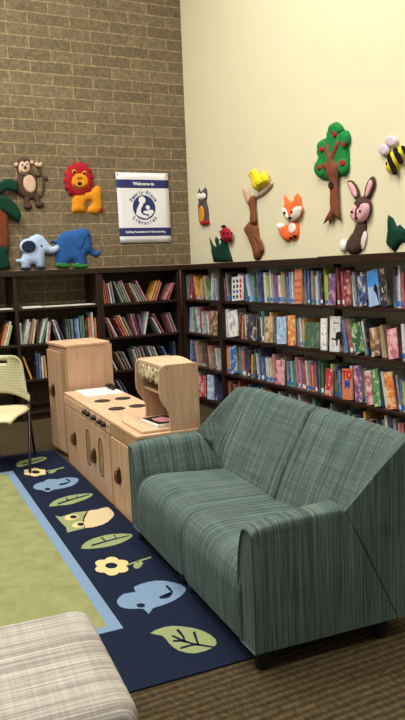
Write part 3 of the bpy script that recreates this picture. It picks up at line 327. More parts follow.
('plush_elephant', 'small pale blue plush elephant with a dark navy ear', 'wall toy', 'B',1.937,1.524,[('body', 'felt_pale_blue', None, None,[([(-0.149,0.256),(-0.13,0.292),(-0.101,0.323),(-0.058,0.353),(-0.012,0.373),(0.027,0.37),(0.06,0.354),(0.084,0.328),(0.106,0.296),(0.13,0.262),(0.155,0.238),(0.183,0.247),(0.21,0.259),(0.231,0.249),(0.241,0.23),(0.226,0.202),(0.198,0.176),(0.163,0.163),(0.126,0.158),(0.094,0.172),(0.071,0.171),(0.067,0.097),(0.061,0.021),(0.025,0.004),(-0.013,0.012),(-0.028,0.036),(-0.039,0.059),(-0.063,0.063),(-0.086,0.055),(-0.088,0.034),(-0.094,0.012),(-0.138,0.006),(-0.181,0.013),(-0.183,0.047),(-0.182,0.081),(-0.207,0.087),(-0.232,0.088),(-0.241,0.101),(-0.236,0.114),(-0.212,0.116),(-0.184,0.121),(-0.172,0.141),(-0.164,0.171),(-0.158,0.213)],0.0,0.033)]),('ear', 'felt_pale_blue', None, None,[([(0.005,0.246),(-0.002,0.221),(-0.018,0.198),(-0.042,0.18),(-0.071,0.169),(-0.102,0.166),(-0.133,0.171),(-0.16,0.184),(-0.18,0.202),(-0.193,0.225),(-0.196,0.251),(-0.189,0.276),(-0.174,0.298),(-0.15,0.316),(-0.122,0.327),(-0.09,0.33),(-0.06,0.326),(-0.032,0.314),(-0.011,0.295),(0.001,0.272)],0.024,0.018)]),('inner_ear', 'felt_navy', 'dark navy inner ear',1,[([(-0.027,0.244),(-0.032,0.224),(-0.044,0.207),(-0.062,0.194),(-0.083,0.186),(-0.106,0.183),(-0.129,0.187),(-0.149,0.196),(-0.165,0.21),(-0.174,0.228),(-0.176,0.247),(-0.171,0.266),(-0.159,0.283),(-0.142,0.296),(-0.121,0.305),(-0.098,0.307),(-0.075,0.304),(-0.055,0.295),(-0.039,0.281),(-0.03,0.263)],0.0408,0.0072)]),('foot', 'felt_navy', None, None,[([(-0.185,0.03),(-0.139,0.033),(-0.093,0.029),(-0.082,0.016),(-0.095,0.004),(-0.141,0.002),(-0.186,0.007),(-0.197,0.019)],0.018,0.018)]),('foot', 'felt_navy', None, None,[([(-0.017,0.032),(0.021,0.038),(0.059,0.035),(0.069,0.02),(0.06,0.004),(0.02,0.0),(-0.019,0.004),(-0.028,0.018)],0.018,0.018)]),('eye', 'felt_black', None, None,[([(0.044,0.248),(0.043,0.244),(0.042,0.241),(0.039,0.238),(0.036,0.236),(0.033,0.236),(0.03,0.236),(0.027,0.238),(0.025,0.241),(0.024,0.245),(0.024,0.249),(0.024,0.253),(0.026,0.256),(0.029,0.259),(0.032,0.261),(0.035,0.261),(0.038,0.26),(0.041,0.259),(0.043,0.256),(0.044,0.252)],0.0312,0.0036)])]),
('plush_elephant', 'large royal blue plush elephant with green toes beside the lion', 'wall toy', 'B',2.367,1.516,[('body', 'felt_blue', None, None,[([(-0.238,0.228),(-0.221,0.289),(-0.195,0.342),(-0.16,0.377),(-0.116,0.399),(-0.055,0.409),(0.006,0.415),(0.043,0.426),(0.074,0.434),(0.111,0.431),(0.144,0.419),(0.165,0.393),(0.177,0.359),(0.177,0.319),(0.175,0.277),(0.182,0.24),(0.193,0.208),(0.208,0.183),(0.225,0.169),(0.242,0.178),(0.258,0.192),(0.271,0.199),(0.28,0.197),(0.283,0.176),(0.277,0.15),(0.258,0.129),(0.234,0.115),(0.211,0.114),(0.188,0.123),(0.165,0.144),(0.143,0.159),(0.124,0.147),(0.11,0.116),(0.114,0.062),(0.103,0.013),(0.028,0.003),(-0.045,0.012),(-0.047,0.037),(-0.038,0.062),(-0.063,0.069),(-0.09,0.064),(-0.089,0.041),(-0.099,0.02),(-0.165,0.016),(-0.231,0.028),(-0.242,0.06),(-0.237,0.106),(-0.241,0.165)],0.0,0.036)]),('ear', 'felt_blue', None, None,[([(-0.009,0.367),(0.011,0.379),(0.036,0.388),(0.059,0.39),(0.081,0.384),(0.101,0.372),(0.112,0.354),(0.111,0.327),(0.102,0.294),(0.088,0.263),(0.072,0.233),(0.051,0.206),(0.032,0.191),(0.014,0.197),(-0.003,0.215),(-0.017,0.236),(-0.028,0.259),(-0.035,0.285),(-0.037,0.31),(-0.033,0.331),(-0.023,0.351)],0.027,0.018)]),('tail', 'felt_blue', None, None,[([(-0.212,0.288),(-0.251,0.314),(-0.283,0.295),(-0.271,0.279),(-0.254,0.294),(-0.225,0.271)],0.006,0.012)]),('toes', 'felt_green', None, None,[([(-0.234,0.065),(-0.206,0.077),(-0.17,0.081),(-0.131,0.071),(-0.099,0.055),(-0.086,0.032),(-0.099,0.014),(-0.168,0.013),(-0.236,0.022),(-0.248,0.043)],0.018,0.018)]),('toes', 'felt_green', None, None,[([(-0.048,0.047),(-0.015,0.059),(0.026,0.062),(0.069,0.056),(0.102,0.042),(0.117,0.021),(0.103,0.004),(0.026,0.0),(-0.051,0.006),(-0.063,0.026)],0.018,0.018)]),('eye', 'felt_black', None, None,[([(0.144,0.353),(0.143,0.35),(0.141,0.346),(0.139,0.344),(0.137,0.342),(0.134,0.342),(0.131,0.342),(0.128,0.344),(0.126,0.347),(0.125,0.35),(0.125,0.353),(0.126,0.357),(0.127,0.36),(0.13,0.363),(0.132,0.364),(0.135,0.365),(0.138,0.364),(0.14,0.363),(0.142,0.36),(0.143,0.357)],0.033,0.0036)])]),
('plush_palm_tree', 'plush palm tree with dark green fronds and an orange brown trunk', 'wall toy', 'B',1.564,1.556,[('trunk', 'felt_rust', None, None,[([(-0.074,0.62),(-0.031,0.656),(0.017,0.662),(0.056,0.644),(0.085,0.601),(0.089,0.53),(0.084,0.44),(0.082,0.326),(0.069,0.23),(0.031,0.207),(-0.016,0.212),(-0.069,0.205),(-0.109,0.226),(-0.111,0.323),(-0.098,0.441),(-0.091,0.542)],0.0,0.036)]),('frond', 'felt_dark_green', None, None,[([(0.001,0.865),(0.022,0.889),(0.055,0.909),(0.088,0.922),(0.119,0.925),(0.151,0.922),(0.176,0.915),(0.194,0.903),(0.207,0.888),(0.212,0.869),(0.212,0.842),(0.205,0.813),(0.19,0.794),(0.162,0.794),(0.127,0.805),(0.094,0.809),(0.066,0.795),(0.041,0.775),(0.022,0.77),(0.007,0.793),(-0.002,0.832)],0.024,0.021)]),('frond', 'felt_dark_green', None, None,[([(0.006,0.756),(0.032,0.762),(0.067,0.751),(0.101,0.734),(0.13,0.714),(0.157,0.689),(0.179,0.66),(0.198,0.629),(0.212,0.595),(0.218,0.563),(0.212,0.529),(0.199,0.497),(0.183,0.479),(0.17,0.483),(0.154,0.502),(0.136,0.521),(0.113,0.537),(0.087,0.555),(0.061,0.571),(0.036,0.584),(0.012,0.596),(-0.004,0.618),(-0.01,0.663),(-0.007,0.718)],0.027,0.024)]),('frond', 'felt_dark_green', None, None,[([(0.029,0.866),(0.018,0.894),(0.001,0.918),(-0.021,0.933),(-0.051,0.936),(-0.085,0.93),(-0.117,0.918),(-0.147,0.898),(-0.173,0.873),(-0.19,0.849),(-0.192,0.828),(-0.184,0.808),(-0.167,0.795),(-0.136,0.796),(-0.095,0.805),(-0.058,0.807),(-0.026,0.794),(0.002,0.774),(0.022,0.77),(0.031,0.793),(0.033,0.831)],0.024,0.021)]),('frond', 'felt_dark_green', None, None,[([(0.02,0.756),(-0.005,0.762),(-0.042,0.75),(-0.078,0.733),(-0.109,0.713),(-0.139,0.687),(-0.165,0.659),(-0.188,0.628),(-0.207,0.595),(-0.218,0.564),(-0.218,0.531),(-0.209,0.5),(-0.197,0.482),(-0.181,0.486),(-0.162,0.504),(-0.14,0.523),(-0.114,0.538),(-0.087,0.555),(-0.06,0.572),(-0.034,0.584),(-0.009,0.596),(0.01,0.618),(0.021,0.663),(0.027,0.718)],0.027,0.024)]),('grass', 'felt_dark_green', None, None,[([(-0.137,0.276),(-0.071,0.241),(-0.014,0.268),(0.034,0.239),(0.094,0.26),(0.051,0.16),(0.076,0.013),(-0.034,0.0),(-0.157,0.016),(-0.106,0.15)],0.018,0.018)])]),
('plush_owl', 'small grey plush owl with white eyes near the wall corner', 'wall toy', 'R',-7.341,1.965,[('body', 'felt_grey', None, None,[([(-0.123,0.426),(-0.104,0.412),(-0.08,0.384),(-0.051,0.378),(-0.019,0.381),(0.014,0.401),(0.044,0.415),(0.069,0.396),(0.085,0.364),(0.086,0.331),(0.079,0.299),(0.067,0.278),(0.06,0.256),(0.077,0.219),(0.098,0.172),(0.105,0.111),(0.106,0.055),(0.112,0.028),(0.095,0.015),(0.009,0.006),(-0.083,0.012),(-0.113,0.044),(-0.122,0.09),(-0.133,0.152),(-0.135,0.211),(-0.119,0.243),(-0.106,0.267),(-0.122,0.291),(-0.14,0.321),(-0.136,0.38)],0.0,0.03)]),('belly', 'felt_orange', None, None,[([(-0.075,0.18),(-0.059,0.202),(-0.033,0.214),(-0.01,0.216),(0.009,0.208),(0.027,0.191),(0.039,0.169),(0.044,0.14),(0.043,0.106),(0.038,0.077),(0.03,0.057),(0.019,0.042),(0.004,0.033),(-0.016,0.028),(-0.038,0.028),(-0.056,0.043),(-0.069,0.083),(-0.076,0.137)],0.021,0.012)]),('eye', 'felt_white', None, None,[([(-0.011,0.32),(-0.015,0.309),(-0.023,0.3),(-0.036,0.294),(-0.051,0.29),(-0.068,0.29),(-0.084,0.294),(-0.098,0.3),(-0.11,0.309),(-0.116,0.32),(-0.118,0.331),(-0.114,0.342),(-0.106,0.35),(-0.093,0.357),(-0.078,0.36),(-0.061,0.36),(-0.045,0.357),(-0.031,0.35),(-0.02,0.341),(-0.013,0.331)],0.021,0.009)]),('eye', 'felt_white', None, None,[([(0.082,0.315),(0.079,0.304),(0.071,0.296),(0.059,0.289),(0.044,0.286),(0.027,0.286),(0.011,0.289),(-0.003,0.295),(-0.014,0.304),(-0.021,0.315),(-0.022,0.326),(-0.019,0.336),(-0.01,0.345),(0.002,0.352),(0.017,0.355),(0.034,0.355),(0.049,0.351),(0.064,0.345),(0.074,0.336),(0.081,0.326)],0.021,0.009)]),('pupil', 'felt_black', None,2,[([(-0.027,0.318),(-0.029,0.314),(-0.032,0.311),(-0.036,0.308),(-0.042,0.307),(-0.048,0.307),(-0.053,0.308),(-0.058,0.31),(-0.062,0.314),(-0.065,0.318),(-0.065,0.322),(-0.064,0.326),(-0.061,0.329),(-0.056,0.332),(-0.051,0.333),(-0.045,0.333),(-0.039,0.332),(-0.034,0.33),(-0.03,0.326),(-0.028,0.322)],0.0294,0.003)]),('pupil', 'felt_black', None,3,[([(0.052,0.313),(0.051,0.309),(0.048,0.306),(0.043,0.303),(0.038,0.302),(0.032,0.302),(0.026,0.303),(0.021,0.305),(0.017,0.309),(0.015,0.313),(0.014,0.317),(0.016,0.321),(0.019,0.324),(0.023,0.327),(0.028,0.328),(0.034,0.328),(0.04,0.327),(0.045,0.324),(0.049,0.321),(0.051,0.317)],0.0294,0.003)]),('beak', 'felt_orange', None, None,[([(-0.028,0.298),(0.01,0.294),(-0.012,0.263)],0.0252,0.009)]),('feet', 'felt_red', None, None,[([(-0.071,0.049),(-0.028,0.055),(0.029,0.055),(0.083,0.05),(0.125,0.041),(0.14,0.022),(0.122,0.004),(0.032,0.0),(-0.06,0.006),(-0.083,0.027)],0.018,0.018)])]),
('plush_grass_clump', 'dark green plush grass clump under the ladybug', 'wall toy', 'R',-6.985,1.49,[('blades', 'felt_dark_green', None, None,[([(-0.262,0.293),(-0.181,0.202),(-0.119,0.171),(-0.088,0.19),(-0.127,0.241),(-0.112,0.29),(-0.044,0.25),(-0.026,0.171),(0.032,0.233),(0.075,0.296),(0.115,0.278),(0.149,0.196),(0.262,0.0),(-0.183,0.009),(-0.213,0.178)],0.0,0.027)])]),
('plush_ladybug', 'red plush ladybug with black spots above dark green grass', 'wall toy', 'R',-6.801,1.744,[('body', 'felt_crimson', None, None,[([(0.134,0.087),(0.138,0.061),(0.131,0.038),(0.114,0.019),(0.089,0.006),(0.057,0.0),(0.022,0.002),(-0.013,0.013),(-0.044,0.03),(-0.068,0.052),(-0.083,0.078),(-0.087,0.104),(-0.079,0.128),(-0.062,0.147),(-0.035,0.16),(-0.003,0.165),(0.032,0.162),(0.066,0.151),(0.097,0.134),(0.12,0.112)],0.012,0.033)]),('head', 'felt_black', None, None,[([(0.017,0.169),(0.014,0.163),(0.007,0.158),(-0.004,0.155),(-0.017,0.153),(-0.032,0.153),(-0.046,0.155),(-0.059,0.158),(-0.07,0.163),(-0.076,0.169),(-0.078,0.175),(-0.075,0.181),(-0.068,0.186),(-0.057,0.189),(-0.044,0.191),(-0.029,0.191),(-0.014,0.189),(-0.002,0.185),(0.008,0.18),(0.015,0.175)],0.012,0.018)]),('legs', 'felt_black', None, None,[([(0.14,0.091),(0.138,0.086),(0.133,0.082),(0.126,0.079),(0.116,0.078),(0.106,0.077),(0.096,0.079),(0.087,0.082),(0.08,0.085),(0.076,0.09),(0.075,0.095),(0.077,0.1),(0.082,0.104),(0.089,0.107),(0.098,0.109),(0.109,0.109),(0.119,0.107),(0.127,0.105),(0.134,0.101),(0.139,0.096)],0.006,0.012),([(0.125,0.021),(0.123,0.016),(0.119,0.012),(0.112,0.009),(0.104,0.007),(0.095,0.007),(0.086,0.008),(0.077,0.011),(0.071,0.015),(0.067,0.019),(0.066,0.024),(0.068,0.029),(0.073,0.033),(0.079,0.036),(0.088,0.038),(0.097,0.039),(0.106,0.037),(0.114,0.035),(0.12,0.031),(0.124,0.026)],0.006,0.012),([(-0.085,0.121),(-0.087,0.117),(-0.091,0.113),(-0.097,0.11),(-0.105,0.108),(-0.113,0.108),(-0.122,0.109),(-0.129,0.112),(-0.135,0.116),(-0.139,0.12),(-0.14,0.124),(-0.138,0.129),(-0.134,0.133),(-0.128,0.135),(-0.12,0.137),(-0.111,0.137),(-0.103,0.136),(-0.095,0.133),(-0.09,0.13),(-0.086,0.125)],0.006,0.012),([(-0.077,0.04),(-0.079,0.036),(-0.083,0.032),(-0.09,0.029),(-0.097,0.027),(-0.106,0.027),(-0.114,0.028),(-0.122,0.031),(-0.128,0.034),(-0.131,0.038),(-0.132,0.043),(-0.131,0.047),(-0.126,0.051),(-0.12,0.054),(-0.112,0.056),(-0.104,0.056),(-0.095,0.055),(-0.088,0.052),(-0.082,0.049),(-0.078,0.045)],0.006,0.012)]),('spot', 'felt_black', None, None,[([(0.043,0.097),(0.042,0.093),(0.038,0.089),(0.034,0.086),(0.028,0.085),(0.022,0.084),(0.016,0.086),(0.01,0.088),(0.006,0.091),(0.003,0.095),(0.003,0.1),(0.004,0.104),(0.007,0.108),(0.012,0.111),(0.018,0.113),(0.024,0.113),(0.03,0.112),(0.036,0.109),(0.04,0.106),(0.042,0.102)],0.0408,0.0024)]),('spot', 'felt_black', None, None,[([(0.119,0.096),(0.118,0.092),(0.115,0.089),(0.112,0.086),(0.107,0.085),(0.102,0.084),(0.097,0.085),(0.092,0.087),(0.089,0.09),(0.087,0.094),(0.086,0.098),(0.087,0.102),(0.09,0.105),(0.094,0.108),(0.098,0.109),(0.104,0.109),(0.109,0.109),(0.113,0.106),(0.116,0.103),(0.119,0.1)],0.0408,0.0024)]),('spot', 'felt_black', None, None,[([(0.072,0.045),(0.071,0.041),(0.068,0.037),(0.063,0.034),(0.058,0.032),(0.051,0.032),(0.045,0.033),(0.04,0.035),(0.036,0.039),(0.033,0.043),(0.032,0.047),(0.034,0.052),(0.037,0.055),(0.042,0.058),(0.047,0.06),(0.054,0.06),(0.06,0.059),(0.065,0.057),(0.069,0.054),(0.072,0.05)],0.0408,0.0024)]),('spot', 'felt_black', None, None,[([(0.116,0.043),(0.115,0.039),(0.113,0.036),(0.11,0.034),(0.106,0.033),(0.102,0.032),(0.098,0.033),(0.095,0.035),(0.092,0.038),(0.09,0.041),(0.09,0.044),(0.091,0.047),(0.093,0.05),(0.096,0.053),(0.1,0.054),(0.104,0.054),(0.108,0.054),(0.112,0.052),(0.114,0.049),(0.116,0.046)],0.0396,0.0024)])]),
('plush_deer', 'slim brown plush deer with two long pale ears', 'wall toy', 'R',-6.172,1.509,[('body', 'felt_brown', None, None,[([(-0.283,0.326),(-0.244,0.366),(-0.184,0.396),(-0.117,0.392),(-0.058,0.373),(-0.029,0.351),(-0.012,0.315),(-0.002,0.25),(0.01,0.183),(0.039,0.138),(0.065,0.105),(0.066,0.084),(0.055,0.067),(0.037,0.036),(0.007,0.01),(-0.047,0.0),(-0.099,0.009),(-0.115,0.055),(-0.124,0.112),(-0.15,0.154),(-0.181,0.192),(-0.216,0.23),(-0.247,0.265),(-0.276,0.295)],0.0,0.042)]),('head', 'felt_brown', None, None,[([(-0.163,0.561),(-0.133,0.598),(-0.093,0.631),(-0.056,0.636),(-0.029,0.621),(-0.029,0.584),(-0.035,0.53),(-0.02,0.449),(-0.014,0.376),(-0.045,0.347),(-0.084,0.343),(-0.111,0.356),(-0.128,0.384),(-0.122,0.426),(-0.115,0.47),(-0.124,0.506),(-0.137,0.535),(-0.156,0.548)],0.018,0.036)]),('ear', 'felt_tan', None, None,[([(-0.273,0.727),(-0.257,0.736),(-0.233,0.737),(-0.209,0.73),(-0.189,0.714),(-0.169,0.69),(-0.155,0.666),(-0.146,0.641),(-0.141,0.615),(-0.144,0.594),(-0.156,0.578),(-0.176,0.567),(-0.196,0.568),(-0.216,0.588),(-0.237,0.62),(-0.254,0.651),(-0.266,0.68),(-0.274,0.708)],0.012,0.018)]),('ear', 'felt_tan', None, None,[([(-0.055,0.612),(-0.034,0.622),(0.008,0.637),(0.052,0.654),(0.096,0.674),(0.142,0.696),(0.182,0.714),(0.216,0.725),(0.244,0.731),(0.264,0.731),(0.278,0.723),(0.283,0.709),(0.276,0.694),(0.25,0.677),(0.21,0.658),(0.167,0.641),(0.122,0.627),(0.074,0.615),(0.031,0.607),(-0.009,0.604),(-0.042,0.606)],0.012,0.018)]),('leg', 'felt_brown', None, None,[([(-0.059,0.236),(-0.038,0.214),(-0.001,0.186),(0.027,0.159),(0.036,0.131),(0.036,0.104),(0.04,0.085),(0.057,0.077),(0.078,0.077),(0.092,0.086),(0.096,0.107),(0.094,0.136),(0.084,0.166),(0.061,0.197),(0.029,0.229),(0.0,0.25),(-0.027,0.255),(-0.051,0.249)],0.027,0.018)])]),
('plush_bird', 'bright yellow plush bird perched above the brown deer', 'wall toy', 'R',-6.075,2.208,[('body', 'felt_yellow', None, None,[([(-0.165,0.153),(-0.154,0.182),(-0.128,0.205),(-0.092,0.212),(-0.054,0.206),(-0.028,0.182),(-0.002,0.155),(0.031,0.135),(0.061,0.128),(0.074,0.149),(0.085,0.172),(0.102,0.172),(0.123,0.156),(0.156,0.115),(0.178,0.073),(0.159,0.054),(0.12,0.043),(0.064,0.033),(0.008,0.023),(-0.023,0.008),(-0.048,0.0),(-0.083,0.013),(-0.112,0.037),(-0.119,0.069),(-0.123,0.103),(-0.147,0.129)],0.0,0.036)]),('wing', 'felt_yellow', None, None,[([(-0.03,0.102),(-0.006,0.106),(0.029,0.105),(0.06,0.1),(0.085,0.091),(0.105,0.078),(0.112,0.066),(0.096,0.056),(0.067,0.046),(0.039,0.042),(0.016,0.044),(-0.006,0.051),(-0.022,0.06),(-0.032,0.074),(-0.037,0.091)],0.03,0.012)]),('beak', 'felt_orange', None, None,[([(-0.139,0.172),(-0.178,0.159),(-0.133,0.142)],0.018,0.012)]),('eye', 'felt_black', None, None,[([(-0.083,0.169),(-0.083,0.166),(-0.085,0.165),(-0.088,0.163),(-0.091,0.163),(-0.094,0.163),(-0.098,0.163),(-0.101,0.165),(-0.103,0.167),(-0.104,0.169),(-0.105,0.172),(-0.104,0.174),(-0.102,0.176),(-0.1,0.177),(-0.097,0.178),(-0.093,0.178),(-0.09,0.177),(-0.087,0.175),(-0.085,0.173),(-0.083,0.171)],0.027,0.0036)])]),
('plush_fox', 'orange plush fox with white cheeks and white tail tip', 'wall toy', 'R',-5.61,1.699,[('body', 'felt_fox', None, None,[([(-0.016,0.173),(0.034,0.186),(0.086,0.177),(0.115,0.154),(0.128,0.118),(0.127,0.065),(0.108,0.018),(0.06,0.002),(0.009,0.006),(-0.017,0.024),(-0.028,0.058),(-0.031,0.118)],0.0,0.03)]),('tail', 'felt_fox', None, None,[([(-0.171,0.117),(-0.149,0.134),(-0.117,0.148),(-0.085,0.155),(-0.056,0.149),(-0.027,0.136),(-0.005,0.119),(0.007,0.096),(0.012,0.07),(0.011,0.047),(0.004,0.027),(-0.009,0.011),(-0.027,0.001),(-0.052,0.0),(-0.082,0.006),(-0.108,0.016),(-0.129,0.029),(-0.147,0.045),(-0.16,0.062),(-0.17,0.08),(-0.176,0.1)],0.006,0.036)]),('tail_tip', 'felt_white', None,1,[([(-0.217,0.17),(-0.2,0.175),(-0.173,0.175),(-0.149,0.172),(-0.125,0.165),(-0.103,0.156),(-0.093,0.144),(-0.106,0.13),(-0.131,0.115),(-0.155,0.105),(-0.173,0.106),(-0.189,0.113),(-0.202,0.123),(-0.212,0.138),(-0.219,0.156)],0.012,0.027)]),('head', 'felt_fox', None, None,[([(-0.08,0.432),(-0.033,0.385),(0.011,0.356),(0.081,0.357),(0.108,0.398),(0.131,0.419),(0.17,0.381),(0.179,0.313),(0.217,0.275),(0.162,0.203),(0.032,0.171),(-0.063,0.228),(-0.096,0.295),(-0.058,0.336)],0.018,0.036)]),('cheek', 'felt_white', None,3,[([(-0.079,0.297),(-0.062,0.305),(-0.036,0.305),(-0.013,0.298),(0.002,0.282),(0.014,0.26),(0.023,0.24),(0.032,0.226),(0.038,0.215),(0.038,0.206),(0.028,0.198),(0.012,0.193),(-0.005,0.193),(-0.022,0.2),(-0.04,0.212),(-0.056,0.227),(-0.069,0.251),(-0.079,0.278)],0.0372,0.012)]),('cheek', 'felt_white', None,3,[([(0.054,0.205),(0.064,0.221),(0.08,0.24),(0.094,0.257),(0.103,0.272),(0.112,0.284),(0.127,0.292),(0.159,0.296),(0.197,0.296),(0.219,0.287),(0.217,0.263),(0.199,0.229),(0.173,0.202),(0.134,0.186),(0.086,0.176),(0.052,0.173),(0.042,0.178),(0.046,0.19)],0.0372,0.012)]),('nose', 'felt_black', None,3,[([(0.087,0.205),(0.085,0.201),(0.081,0.198),(0.076,0.195),(0.068,0.194),(0.061,0.194),(0.053,0.195),(0.046,0.197),(0.04,0.201),(0.037,0.205),(0.036,0.21),(0.037,0.214),(0.041,0.217),(0.047,0.22),(0.054,0.221),(0.062,0.221),(0.07,0.22),(0.077,0.218),(0.082,0.214),(0.086,0.21)],0.051,0.0072)]),('eye', 'felt_black', None,3,[([(0.005,0.254),(0.004,0.251),(0.001,0.247),(-0.002,0.245),(-0.007,0.244),(-0.012,0.243),(-0.017,0.244),(-0.021,0.247),(-0.025,0.25),(-0.027,0.253),(-0.028,0.257),(-0.027,0.261),(-0.024,0.264),(-0.021,0.266),(-0.016,0.268),(-0.011,0.268),(-0.006,0.267),(-0.002,0.265),(0.002,0.262),(0.004,0.258)],0.048,0.0036)]),('eye', 'felt_black', None,3,[([(0.118,0.253),(0.117,0.25),(0.115,0.246),(0.111,0.244),(0.107,0.243),(0.102,0.242),(0.097,0.243),(0.093,0.246),(0.089,0.249),(0.087,0.252),(0.087,0.256),(0.088,0.26),(0.09,0.263),(0.094,0.265),(0.098,0.267),(0.103,0.267),(0.108,0.266),(0.112,0.264),(0.115,0.261),(0.117,0.257)],0.0492,0.0036)]),('chest', 'felt_white', None, None,[([(0.104,0.111),(0.101,0.096),(0.093,0.082),(0.081,0.072),(0.065,0.066),(0.049,0.064),(0.032,0.068),(0.017,0.076),(0.005,0.088),(-0.002,0.103),(-0.004,0.119),(-0.0,0.134),(0.008,0.148),(0.021,0.159),(0.036,0.165),(0.053,0.166),(0.07,0.162),(0.084,0.154),(0.096,0.142),(0.103,0.127)],0.021,0.012)]),('paw', 'felt_black', None, None,[([(0.057,0.028),(0.055,0.022),(0.051,0.017),(0.044,0.013),(0.036,0.011),(0.027,0.01),(0.018,0.012),(0.01,0.015),(0.004,0.02),(-0.0,0.025),(-0.001,0.031),(0.0,0.037),(0.005,0.043),(0.011,0.047),(0.02,0.049),(0.029,0.049),(0.037,0.048),(0.045,0.045),(0.052,0.04),(0.055,0.034)],0.018,0.018)]),('paw', 'felt_black', None, None,[([(0.108,0.039),(0.106,0.034),(0.102,0.028),(0.095,0.025),(0.087,0.022),(0.078,0.022),(0.07,0.023),(0.062,0.026),(0.056,0.031),(0.052,0.037),(0.051,0.043),(0.052,0.049),(0.057,0.054),(0.063,0.058),(0.071,0.06),(0.08,0.06),(0.089,0.059),(0.097,0.056),(0.103,0.051),(0.107,0.045)],0.018,0.018)])]),
